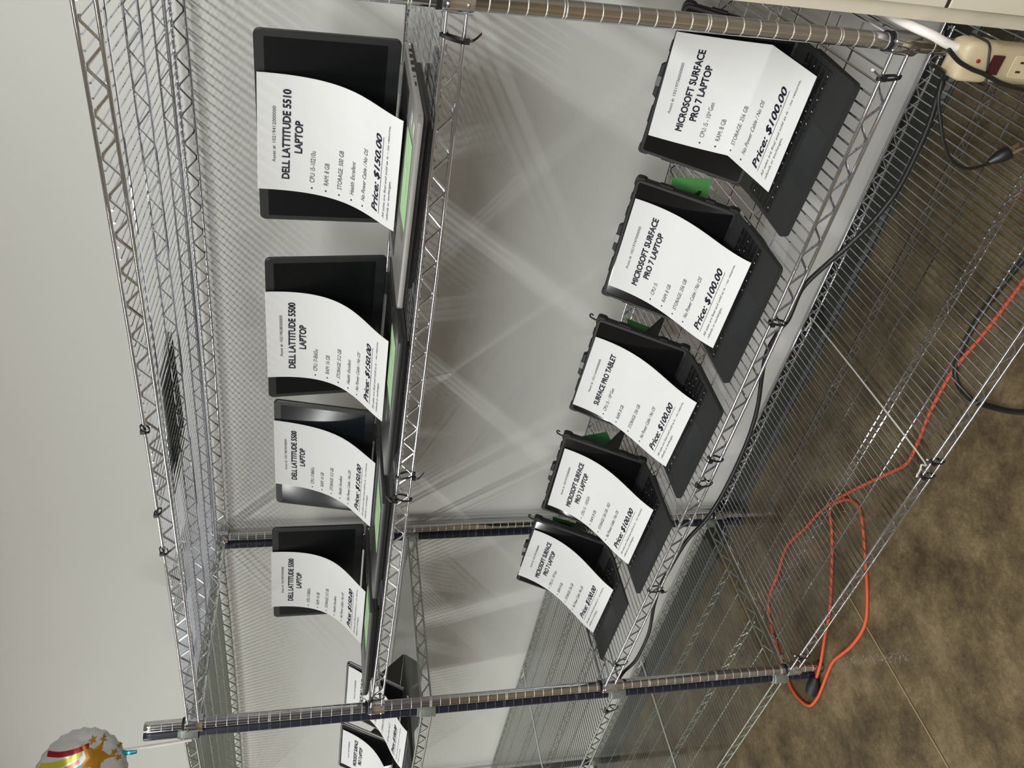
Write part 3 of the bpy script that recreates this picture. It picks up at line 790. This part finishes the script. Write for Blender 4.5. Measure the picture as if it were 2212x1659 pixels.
TB = [((-8.3126, 8.115, -0.0745, 0.5795, 25.9), 'rugged black tablet with keyboard cover, half behind the near chrome post', False),
      ((-21.8422, 7.7612, -0.0498, 0.5759, 25.9), 'rugged black tablet with keyboard cover, second from the near post on the third shelf', False),
      ((-35.3265, 7.4277, -0.0573, 0.5185, 26.0), 'rugged black tablet with a pen loop, middle one of five on the third shelf', True),
      ((-49.5263, 7.3481, -0.0407, 0.4671, 26.1), 'rugged black tablet with a pen loop, fourth from near post, lamp glare at its corner', True),
      ((-63.8148, 8.5429, -0.0382, 0.4505, 26.2), 'rugged black tablet with a pen loop, nearest the far posts on the third shelf', True)]
for p, lb, lp in TB: tablet(p, SH1[2].top(p[0]) + 0.02, lb, GT, lp)
bp_ = [[(-16.3, 13.5, 29.4), (-16.3, 13.6, 25.9), (-19.0, 12.7, 26.0), (-19.0, 12.6, 29.5)],
       [(-31.4, 13.9, 29.4), (-32.2, 13.6, 27.0), (-34.2, 12.8, 26.2), (-33.4, 12.8, 29.0)],
       [(-46.7, 13.5, 30.6), (-46.1, 13.5, 28.0), (-48.4, 12.8, 26.6), (-49.4, 12.8, 29.6)],
       [(-59.7, 13.5, 31.2), (-61.6, 13.6, 27.4), (-63.8, 12.8, 27.4), (-62.4, 12.8, 31.0)]]
nl = ['green note stuck behind the tablet that is second from the near post', 'curled green note behind the middle one of the five rugged tablets',
      'green note behind the fourth rugged tablet from the near post', 'green note behind the rugged tablet nearest the far posts']
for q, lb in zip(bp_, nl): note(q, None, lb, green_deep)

# two slimmer tablets on the navy-post unit
GA = 'tablets on the navy-post unit'
A = (-90.19, 7.70, 0.04, 0.542, 45.95); B = (-104.72, 7.96, 0.04, 0.469, 45.95)
def side_trim(e, tw, h, hz, a):
    Mt = Matrix.Translation((0, 0, hz - 0.08)) @ Matrix.Rotation(math.pi / 2 - a, 4, 'X')
    w = tw / 2
    for sx in (-1, 1):
        q = MB(); q.tube([Mt @ Vector((sx * w, 0.3, -0.17)), Mt @ Vector((sx * w, h - 0.25, -0.17))], 0.10, silver_grey, 8)
        o = q.build('metal_edge', e); o['label'] = 'brushed grey metal edge'
ea = tablet(A, SH2[1].top(-90) + 0.06, 'slim tablet with grey metal edge, partly behind the far posts on the navy-post unit', GA, False, False, 11.5, 8.0, 11.5, 8.0, 0.4, 2.9, black_shell)
side_trim(ea, 11.5, 8.0, 0.4, A[3])
eb = tablet(B, SH2[1].top(-104) + 0.06, 'slim tablet with grey metal edge, cut off by the frame beyond the far posts', GA, False, False, 11.5, 8.0, 11.5, 8.0, 0.4, 2.9, black_shell)
side_trim(eb, 11.5, 8.0, 0.4, B[3])
def corners_from(pose, x0, x1, top, hz, yb, zb_, xs=0.0):
    X, Y, yaw, a, z = pose; c, s = math.cos(yaw), math.sin(yaw)
    def W(x, y, zz): return (X + c * x - s * y, Y + s * x + c * y, z + zz)
    t = lambda x: W(x, top * math.sin(a) - 0.12, hz + top * math.cos(a))
    return [t(x0), t(x1), W(x1 + xs, yb, zb_), W(x0 + xs, yb, zb_)]
sign(corners_from(A, -3.3, 5.4, 7.7, 0.4, -4.6, 0.42), layout('s', '10211645000000', TTAB, bl('i5 \u2013 10th Gen', 3.3, '8 GB', '256 GB', 3.4, 0), '$100.00'),
     'white price sheet with a one-line tablet title, behind the far posts on the navy-post unit', ld(A[3]))
sign(corners_from(B, -4.4, 4.4, 7.6, 0.4, -4.6, 0.42), layout('s', '10219740000000', TSURF, bl('i5', 1.5, '8 GB', '256 GB', 3.4, 0), '$100.00'),
     'white price sheet cut by the frame edge, on the last tablet of the navy-post unit', ld(B[3]))
# ------------------------------------------------------------------ zip ties
def zip_tie(x, zt, label, y=-0.32, tail=0.9, seed=0, tail_dir=1, h=1.03, tip=False):
    e = empty('zip_tie', (x, y, zt)); tag(e, label, 'zip tie', 'black zip ties on the shelf rails')
    b = MB(); pts = []
    rnd = random.Random(seed); lean = rnd.uniform(-0.25, 0.25)
    for k in range(24):
        a = 2 * math.pi * k / 24; 
        pts.append((lean * math.sin(a) , 0.26 * math.cos(a) * 1.05, -h / 2 + (h / 2 + 0.2) * math.sin(a)))
    w2 = 0.09; vs = []
    for p in pts: vs += [(p[0] - w2, p[1], p[2]), (p[0] + w2, p[1], p[2])]
    cen = Vector((0, 0, -h / 2)); vo = []
    for v in vs:
        q = Vector(v); dd = (q - cen); dd.x = 0; dd.normalize(); vo.append(q + dd * 0.06)
    m_ = 24
    b.add(vs + vo, [f for i in range(m_) for f in (
        (2 * i, 2 * i + 1, 2 * ((i + 1) % m_) + 1, 2 * ((i + 1) % m_)),
        (48 + 2 * i, 48 + 2 * ((i + 1) % m_), 48 + 2 * ((i + 1) % m_) + 1, 48 + 2 * i + 1),
        (2 * i, 2 * ((i + 1) % m_), 48 + 2 * ((i + 1) % m_), 48 + 2 * i),
        (2 * i + 1, 48 + 2 * i + 1, 48 + 2 * ((i + 1) % m_) + 1, 2 * ((i + 1) % m_) + 1))], black_plastic, True)
    b.build('strap_loop', e)
    hd = MB(); zz = -h - 0.1 if tail_dir < 0 else 0.05
    hd.box(-0.14, 0.14, -0.42, -0.2, zz - 0.16, zz + 0.14, black_plastic); hd.build('head', e)
    if tail:
        t = MB(); pts = smooth_path([(0, -0.3, zz), (0.1, -0.42, zz + 0.28 * tail_dir), (0.25, -0.30, zz + tail * 0.6 * tail_dir), (0.42, -0.12, zz + tail * 0.85 * tail_dir)], 4); vs = []
        for p in pts: vs += [(p[0] - 0.07, p[1], p[2]), (p[0] + 0.07, p[1], p[2])]
        N_ = len(pts); vs2 = [(x_, y_ - 0.05, z_) for x_, y_, z_ in vs]
        t.add(vs + vs2, [(2 * i, 2 * i + 1, 2 * i + 3, 2 * i + 2) for i in range(N_ - 1)] + [(2 * N_ + 2 * i, 2 * N_ + 2 * i + 2, 2 * N_ + 2 * i + 3, 2 * N_ + 2 * i + 1) for i in range(N_ - 1)], black_plastic)
        if tip: t.box(0.36, 0.50, -0.2, -0.08, zz + tail * 0.80 * tail_dir, zz + tail * 0.95 * tail_dir, white_cord)
        t.build('tail', e)
    return e
s2, s3, s4, s1 = SH1[1], SH1[2], SH1[3], SH1[0]
for k, (x, sh, lb, td, tip) in enumerate([
    (-1.9, s2, 'black zip tie on the second shelf rail right beside the near post', -1, False),
    (-35.5, s2, 'middle black zip tie of the second shelf rail, the one nearer the near post', -1, False),
    (-38.1, s2, 'middle black zip tie of the second shelf rail, the one nearer the far post', 1, False),
    (-68.6, s2, 'black zip tie on the second shelf rail just before the far posts', 1, False),
    (-2.0, s3, 'chunky black zip tie on the third shelf rail beside the near post', 1, True),
    (-20.3, s3, 'black zip tie holding the cable to the third shelf rail between the first two tablets', 1, False),
    (-34.6, s3, 'black zip tie on the third shelf rail in front of the middle tablet', 1, False),
    (-37.7, s3, 'black zip tie on the third shelf rail just past the middle tablet', 1, False),
    (-52.8, s3, 'thick black zip tie bunching the cable on the third shelf rail, fourth tablet', -1, False),
    (-65.8, s3, 'black zip tie on the third shelf rail just before the far posts', 1, False),
    (-35.8, s4, 'black zip tie with pale tip at mid bottom rail, nearer the near post', 1, True),
    (-37.7, s4, 'black zip tie with pale tip at mid bottom rail, nearer the far post', 1, True),
    (-67.8, s4, 'black zip tie on the bottom rail just before the far posts', 1, True)]):
    zip_tie(x, sh.z(x), lb, seed=k, tail_dir=td, tip=tip)
for k, (x, lb) in enumerate([(-30.0, 'small black zip tie on the top shelf rail, nearest the near post'), (-38.7, 'small black zip tie on the top shelf rail, middle of the three'), (-43.3, 'small black zip tie on the top shelf rail, farthest of the three')]):
    zip_tie(x, s1.z(x) + 0.02, lb, seed=20 + k, tail=0, h=0.10)
zip_tie(-75.6, SH2[2].z(-75.6), 'black zip tie on the third shelf rail of the navy-post unit', seed=31)

# ------------------------------------------------------------------ cables
def cable(name, pts, r, m, label, cat, k=6, n=10):
    p = smooth_path(pts, k); c = p[len(p) // 2]
    b = MB(); b.tube(p, r, m, n); o = b.build(name, None, (c.x, c.y, c.z)); tag(o, label, cat); return o
cable('power_cable', [(-0.7, -1.0, 22.2), (-1.9, -1.1, 22.3), (-4.5, -1.1, 21.8), (-8.4, -1.0, 21.6), (-11.0, -1.0, 22.2), (-13.0, -0.9, 23.0), (-14.9, -0.7, 23.9), (-16.6, -0.3, 24.35), (-18.1, 0.35, 24.1), (-19.6, 0.1, 24.25), (-20.4, 0.0, 24.35), (-21.4, 0.2, 24.45),
      (-23.9, 0.6, 24.35), (-26.2, 0.6, 23.9), (-29.7, 0.6, 23.0), (-33.5, 0.6, 22.5), (-38.7, 0.6, 22.4), (-43.3, 0.6, 22.8), (-46.9, 0.6, 23.9), (-51.0, 0.3, 24.6), (-53.2, 0.3, 24.75), (-57.3, 0.6, 24.2), (-62.4, 0.6, 23.4), (-67.8, 0.8, 23.3), (-71.0, 1.1, 23.9), (-74.5, 1.1, 24.2)],
      0.17, black_plastic, 'long black power cable running under the third shelf rail from the power strip', 'cable')
og = [(-12.0, 4.6), (-19.6, 4.9), (-25.5, 5.3), (-30.7, 5.9), (-35.7, 5.6), (-38.9, 5.0), (-41.9, 4.7), (-44.7, 5.8), (-51.4, 8.7), (-56.6, 10.4), (-60.7, 11.1), (-65.7, 12.1), (-70.1, 11.2), (-74.7, 10.3), (-76.7, 7.7), (-77.8, 4.1), (-78.4, 1.0), (-76.8, -1.6), (-74.5, -2.0), (-71.9, -1.6), (-70.0, -1.2), (-67.9, -1.0), (-63.9, -1.6), (-60.2, -1.4), (-57.6, 0.1), (-54.4, 2.9), (-51.7, 5.6), (-51.2, 7.1), (-52.4, 8.6), (-54.8, 9.3), (-56.8, 8.0), (-59.9, 5.6), (-64.4, 2.7), (-66.8, 1.3), (-70.1, -0.2), (-72.3, -0.8)]
def oz(i):
    z = 0.19
    if i in (8, 29): z = 0.19 if i == 8 else 0.5
    if i >= 33: z = 0.55
    return z
cord = empty('extension_cord', (-60, 4, 0)); tag(cord, 'orange extension cord looping on the floor under the bottom shelf', 'extension cord')
b = MB(); b.tube([(p.x + 60, p.y - 4, p.z) for p in smooth_path([(x, y, oz(i)) for i, (x, y) in enumerate(og)], 6)], 0.18, orange, 10); b.build('orange_cord', cord)
b = MB(); ax = Vector((-1.6, -0.45, 0)).normalized()
P0 = Vector((-12.2, -4.75, 0.62))
path = [P0 + ax * t for t in (-0.1, 0.25, 0.9, 1.6, 2.1, 2.25)]
b.tube(path, 0.5, rubber, 12, rs=[0.26, 0.50, 0.72, 0.74, 0.70, 0.50]); sk = b.build('socket_end', cord); sk['label'] = 'black rubber socket end'
cable('floor_cable', [(-10, 4.6, 0.26), (-18.3, 5.9, 0.26), (-24.0, 6.5, 0.26), (-27.3, 6.4, 0.26), (-30.1, 5.9, 0.26), (-31.3, 4.7, 0.26), (-31.4, 3.0, 0.26), (-30.7, 1.4, 0.26), (-28.5, -1.6, 0.26), (-24, -5.5, 0.26), (-18, -9, 0.26)],
      0.24, black_plastic, 'thick black cable looping on the floor beside the orange cord', 'cable')

# cord with plug dangling by the power strip
pc = empty('plug_cord', (-4, -1.7, 20)); tag(pc, 'thin black cord dangling below the power strip with a three-prong plug', 'plug cord')
off = Vector((4, 1.7, -20))
b = MB(); b.tube([p + off for p in smooth_path([(-0.2, -2.9, 25.2), (-0.6, -2.6, 24.0), (-1.3, -1.7, 22.95), (-2.5, -1.6, 22.5), (-3.9, -1.6, 21.6), (-5.3, -1.6, 20.6), (-6.4, -1.6, 19.4), (-6.85, -1.6, 18.1), (-6.6, -1.6, 17.1), (-6.3, -1.6, 16.6)], 6)], 0.11, black_plastic, 8); b.build('thin_cord', pc)
b = MB(); q0 = Vector((-6.35, -1.6, 16.8)); ax = Vector((0.62, -0.05, -0.75)).normalized()
b.tube([q0 + off + ax * t for t in (0, 0.25, 0.7, 1.15, 1.3)], 0.3, black_plastic, 10, rs=[0.16, 0.26, 0.40, 0.44, 0.38]); pl_ = b.build('plug', pc)
b = MB(); side = Vector((0.78, 0, 0.62))
for s_ in (-0.2, 0.2): b.box(-0.03, 0.03, -0.12, 0.12, 0, 0.62, metal_prong, Matrix.Translation(q0 + off + ax * 1.28 + side * s_) @ ax.to_track_quat('Z', 'Y').to_matrix().to_4x4())
b.tube([q0 + off + ax * 1.28 + Vector((0, -0.25, 0)), q0 + off + ax * 1.95 + Vector((0, -0.25, 0))], 0.08, metal_prong, 8); b.build('prongs', pl_)

# power strip strapped to the near post
ps = empty('power_strip', (0.1, -2.3, 12)); tag(ps, 'beige power strip with a dark red switch strapped upright to the near post', 'power strip')
b = MB(); out = rrect(-1.05, 1.05, -0.7, 0.72, 0.32, 4)
n = len(out); vs = []; lv = [(0.0, 0.9), (0.1, 1.0), (9.4, 1.0), (9.6, 1.07), (11.0, 1.07), (11.35, 0.96), (11.5, 0.72), (11.55, 0.45)]
for z_, k_ in lv: vs += [(x * k_, y * k_, z_) for x, y in out]
b.add(vs, [(r * n + q, r * n + (q + 1) % n, (r + 1) * n + (q + 1) % n, (r + 1) * n + q) for r in range(len(lv) - 1) for q in range(n)], strip_beige, True)
b.add(vs, [tuple(reversed(range(n))), tuple(range((len(lv) - 1) * n, len(lv) * n))], strip_beige); body = b.build('housing', ps)
b = MB(); b.box(-0.52, 0.55, -0.80, -0.66, 9.0, 9.75, dark_red); o = b.build('rocker_switch', ps); o['label'] = 'dark red rocker switch'
b = MB(); b.lathe([(0.11, 0), (0.11, 0.08), (0.05, 0.11)], 0, 0, red_dot, 14)
b.v = [(x + 0.15, -0.74 - z, y + 10.55) for x, y, z in b.v]; b.build('indicator_light', ps)
for zc in (7.6, 5.4, 3.2, 1.2):
    b = MB(); b.plate([(x, y) for x, y in rrect(-0.66, 0.66, -0.7, 0.7, 0.18, 3)], 0, 0.05, strip_beige, Matrix.Translation((0, -0.70, zc)) @ Matrix.Rotation(math.pi / 2, 4, 'X'), 0.02)
    for x, z_, wx, wz in ((-0.26, 0.12, 0.06, 0.3), (0.26, 0.12, 0.06, 0.24)): b.box(x - wx, x + wx, -0.765, -0.74, zc + z_ - wz / 2, zc + z_ + wz / 2, slot_black)
    b.box(-0.09, 0.09, -0.765, -0.74, zc - 0.4, zc - 0.2, slot_black); b.build('outlet', ps)
b = MB(); b.tube(smooth_path([(0.5, 0.1, 11.3), (0.65, 0.2, 12.1), (0.95, 0.4, 13.0), (1.12, 1.0, 13.8), (1.2, 2.5, 14.2), (1.2, 5.0, 14.3)], 6), 0.26, white_cord, 12); o = b.build('white_lead', ps); o['label'] = 'thick off-white lead'
# tie that holds the strip
zt_ = empty('zip_tie', (0.1, -2.3, 21.9)); tag(zt_, 'thin black zip tie wrapped round the beige power strip and post', 'zip tie')
b = MB(); pp = [(x, y, 0.45 * x) for x, y in rrect(-1.2, 1.2, -0.86, 2.85, 0.35, 4)]
b.tube(pp, 0.065, black_plastic, 6, closed=True); b.build('strap_loop', zt_)
cable('black_lead', [(0.75, -3.2, 24.8), (0.2, -3.25, 23.9), (-0.15, -3.25, 22.9), (-0.35, -3.25, 22.0), (-0.8, -3.2, 20.5), (-1.1, -3.1, 18.7), (-1.3, -2.9, 16.5), (-1.3, -2.8, 13.0)], 0.13, black_plastic, 'short black lead lying across the face of the power strip', 'cable', n=8)

# ------------------------------------------------------------------ beige cabinet beside the unit
cb = empty('cabinet', (13, 8, 0)); tag(cb, 'beige painted cabinet standing right of the near post', 'cabinet')
b = MB(); b.box(-11.35, 13, -9.3, 12.5, 0.0, 50, beige); b.build('cabinet_body', cb)
for z0, z1 in ((1.0, 24.9), (25.15, 49.2)):
    b = MB(); b.plate([(-10.45, z0), (12.2, z0), (12.2, z1), (-10.45, z1)], 0, 0.7, beige, Matrix.Translation((0, -9.3, 0)) @ Matrix.Rotation(math.pi / 2, 4, 'X'), 0.06)
    o = b.build('drawer_front', cb)
b = MB(); b.box(-10.44, 12.19, -9.93, -9.25, 24.86, 25.19, slot_black); b.build('gap_shade_strip', cb)  # black strip stands in for the shade between the drawers

# ------------------------------------------------------------------ bits on and around the shelves
b = MB(); zt1 = SH1[0].top(-35) + 0.02
b.plate([(-41.0, 5.2), (-31.0, 5.2), (-30.0, 9.8), (-40.6, 10.4)], zt1, zt1 + 0.35, mat_dark, None, 0.05)
o = b.build('dark_mat', None, (-36, 8, zt1)); tag(o, 'dark speckled flat mat lying on the top shelf of the chrome unit', 'mat')
def film(pts, label, m=film_mat, name='clear_film'):
    b = MB(); n = len(pts); c = tuple(sum(p[k] for p in pts) / n for k in range(3))
    nm = (Vector(pts[1]) - Vector(pts[0])).cross(Vector(pts[-1]) - Vector(pts[0])).normalized() * 0.02
    b.add([tuple(p) for p in pts] + [tuple(Vector(p) + nm) for p in pts], [tuple(reversed(range(n))), tuple(range(n, 2 * n))] + [(i, (i + 1) % n, n + (i + 1) % n, n + i) for i in range(n)], m)
    o = b.build(name, None, c); tag(o, label, 'plastic film'); return o
z3 = lambda x: SH1[2].top(x) + 0.03
film([(x, y, z3(x)) for x, y in ((-16.6, 0.9), (-14.4, 1.6), (-14.2, 5.0), (-16.0, 4.6))], 'scrap of clear film on the third shelf between the first and second tablets')
film([(x, y, z3(x)) for x, y in ((-43.6, 0.8), (-42.4, 1.2), (-42.5, 4.6), (-43.8, 4.2))], 'scrap of clear film on the third shelf between the middle and fourth tablets')
film([(x, y, z3(x)) for x, y in ((-29.8, 0.8), (-28.6, 1.2), (-28.4, 5.4), (-29.6, 5.0))], 'scrap of clear film on the third shelf between the second and middle tablets')
film([(-47.1, WY - 0.06, 46.7), (-47.7, WY - 0.06, 45.7), (-46.8, WY - 0.06, 43.2), (-46.0, WY - 0.06, 43.3)], 'strip of whitish tape stuck on the wall below the second shelf', mat('whitish_tape', (0.74, 0.76, 0.74), 0.35, vary=0.05), 'wall_tape')
film([(-43.6, -0.55, 68.5), (-44.8, -0.55, 68.5), (-45.0, -0.55, 67.6), (-43.9, -0.55, 67.7)], 'clear tape hanging on the top shelf rail of the chrome unit')
# clear bracket on the back post
br = empty('clear_bracket', (-69.4, D - 0.9, 52.4)); tag(br, 'clear plastic bracket with a screw hole on the far back post', 'bracket')
b = MB()
for z0 in (-1.1, 0.35): b.plate(rrect(-0.9, 0.9, 0, 0.9, 0.12, 2), 0, 0.12, film_mat, Matrix.Translation((0, 0, z0)) @ Matrix.Rotation(math.pi / 2, 4, 'X'))
b.lathe([(0.14, 0), (0.14, 0.14)], 0, 0, slot_black, 12); b.v[-52:] = [(x, -0.16 - z * 0.2, y + 0.8) for x, y, z in b.v[-52:]]
b.build('bracket_plate', br)

# ------------------------------------------------------------------ balloon on a stick
VC = Vector((10.85, -39.2, 57.1)); BC = Vector((-76.3, -1.6, 78.9))
ba = empty('foil_balloon', (-73.4, -0.9, 69.5)); tag(ba, 'round foil balloon with rainbow stripes and gold stars, on a white stick above far posts', 'balloon')
org = Vector((-73.4, -0.9, 69.5))
zax = Vector((0.78, -0.60, 0.02)).normalized(); upv = (Vector((0.05, 0, 1)) - zax * Vector((0.05, 0, 1)).dot(zax)).normalized(); rt = upv.cross(zax)
R_ = 4.25
foil_w = mat('white_foil', (0.55, 0.55, 0.55), 0.2, 0.3, vary=0.06)
def surf(u, v, off=0.0, side=1):
    r = min(1.0, math.hypot(u, v)); th = math.atan2(v, u)
    rim = 1 + 0.018 * math.sin(th * 26) * (r > 0.92)
    bulge = 0.42 * math.sqrt(max(0.0, 1 - r * r)) * (1 + 0.05 * math.sin(th * 13) * r ** 3)
    return BC - org + (rt * u * rim + upv * v * rim + zax * (bulge * side)) * R_ + zax * off * side
b = MB(); nr, nt = 14, 78
for side in (1, -1):
    vs = [surf(0, 0, 0, side)]; fs = []
    for i in range(1, nr + 1):
        r = math.sin(math.pi / 2 * i / nr)
        for k in range(nt):
            a = 2 * math.pi * k / nt; vs.append(surf(r * math.cos(a), r * math.sin(a), 0, side))
    for k in range(nt): fs.append((0, 1 + k, 1 + (k + 1) % nt))
    for i in range(nr - 1):
        for k in range(nt): fs.append((1 + i * nt + k, 1 + (i + 1) * nt + k, 1 + (i + 1) * nt + (k + 1) % nt, 1 + i * nt + (k + 1) % nt))
    if side < 0: fs = [tuple(reversed(f)) for f in fs]
    b.add(vs, fs, foil_w, True)
b.build('foil_body', ba)
b = MB()
def stripe(p0, p1, bow, w0, w1, m):
    p0, p1 = Vector(p0), Vector(p1); nn = Vector((-(p1 - p0).y, (p1 - p0).x)).normalized(); vs = []; K = 14
    for i in range(K + 1):
        t = i / K; c = p0.lerp(p1, t) + nn * bow * math.sin(math.pi * t); ww = w0 + (w1 - w0) * t
        for s_ in (-1, 0, 1):
            q = c + nn * ww * s_ * 0.5; 
            if q.length > 0.985: q = q.normalized() * 0.985
            vs.append(surf(q.x, q.y, 0.03))
    b.add(vs, [(3 * i + j, 3 * i + j + 1, 3 * i + j + 4, 3 * i + j + 3) for i in range(K) for j in range(2)], m, True)
foilm = lambda nme, c: mat(nme, c, 0.2, 0.35, vary=0.12, scale=40)
stripe((0.70, -0.17), (0.56, 0.72), 0.06, 0.10, 0.11, foilm('foil_dark_red', (0.28, 0.004, 0.016)))
stripe((0.56, -0.05), (0.28, 0.93), 0.06, 0.08, 0.20, foilm('foil_olive_yellow', (0.44, 0.42, 0.04)))
stripe((0.42, -0.02), (0.00, 0.97), 0.05, 0.07, 0.20, foilm('foil_coral', (0.60, 0.13, 0.06)))
stripe((0.33, -0.12), (-0.18, 0.93), 0.03, 0.08, 0.17, foilm('foil_teal', (0.0, 0.22, 0.30)))
stripe((0.22, -0.14), (-0.34, 0.80), 0.02, 0.10, 0.20, foilm('foil_lime', (0.25, 0.42, 0.04)))
stripe((0.05, -0.93), (-0.35, -0.80), 0.0, 0.10, 0.10, foilm('foil_dark_red', (0.28, 0.004, 0.016)))
def star(cu, cv, ro, ri, rot, m):
    pts = []
    for k in range(10):
        a = rot + math.pi * k / 5; r = ro if k % 2 == 0 else ri; pts.append((cu + r * math.cos(a), cv + r * math.sin(a)))
    vs = [surf(cu, cv, 0.045)]; K = 4
    for j in range(1, K + 1):
        for p in pts: vs.append(surf(cu + (p[0] - cu) * j / K, cv + (p[1] - cv) * j / K, 0.045))
    fs = [(0, 1 + k, 1 + (k + 1) % 10) for k in range(10)] + [(1 + j * 10 + k, 1 + (j + 1) * 10 + k, 1 + (j + 1) * 10 + (k + 1) % 10, 1 + j * 10 + (k + 1) % 10) for j in range(K - 1) for k in range(10)]
    b.add(vs, fs, m, True)
gold = foilm('foil_gold', (0.42, 0.20, 0.015))
star(0.46, -0.34, 0.43, 0.175, 0.9, gold)
for u_, v_, r_ in ((0.80, -0.22, 0.10), (0.80, -0.44, 0.09), (0.52, -0.70, 0.08), (0.40, -0.80, 0.07), (0.13, -0.42, 0.09), (0.10, -0.62, 0.15), (-0.10, -0.52, 0.09), (0.62, -0.76, 0.06)):
    star(u_, v_, r_, r_ * 0.42, 0.5 + u_ * 3, gold)
def stroke(pts, w_):
    p = [Vector(q) for q in pts]; vs = []
    for i, c in enumerate(p):
        t = (p[min(i + 1, len(p) - 1)] - p[max(i - 1, 0)]).normalized(); nn = Vector((-t.y, t.x)) * w_
        vs += [surf((c - nn).x, (c - nn).y, 0.045), surf((c + nn).x, (c + nn).y, 0.045)]
    b.add(vs, [(2 * i, 2 * i + 1, 2 * i + 3, 2 * i + 2) for i in range(len(p) - 1)], ink)
stroke([(0.02, -0.12), (0.0, -0.02), (-0.02, 0.08)], 0.022)
stroke([(0.04, -0.20), (0.03, -0.23)], 0.025)
stroke([(-0.04, -0.16), (-0.10, -0.20), (-0.16, -0.14), (-0.12, -0.05), (-0.2, 0.02), (-0.26, -0.06), (-0.24, -0.18)], 0.022)
b.build('printed_pattern', ba)
b = MB(); nk = BC - org + (rt * 0.50 - upv * 0.87) * R_
b.tube([nk, nk.lerp(Vector((0.55, 0.0, 2.4)), 0.5), Vector((0.55, 0.0, 2.4)), Vector((0.75, 0.1, -0.9))], 0.13, white_cord, 8); o = b.build('stick', ba); o['label'] = 'white plastic stick'
b = MB(); b.tube(smooth_path([nk + Vector((0, -0.2, 0.2)), nk + Vector((0.1, -0.35, -0.5)), nk + Vector((0.15, -0.3, -1.2))], 4), 0.22, foilm('foil_teal', (0.0, 0.25, 0.30)), 8); b.build('neck', ba)
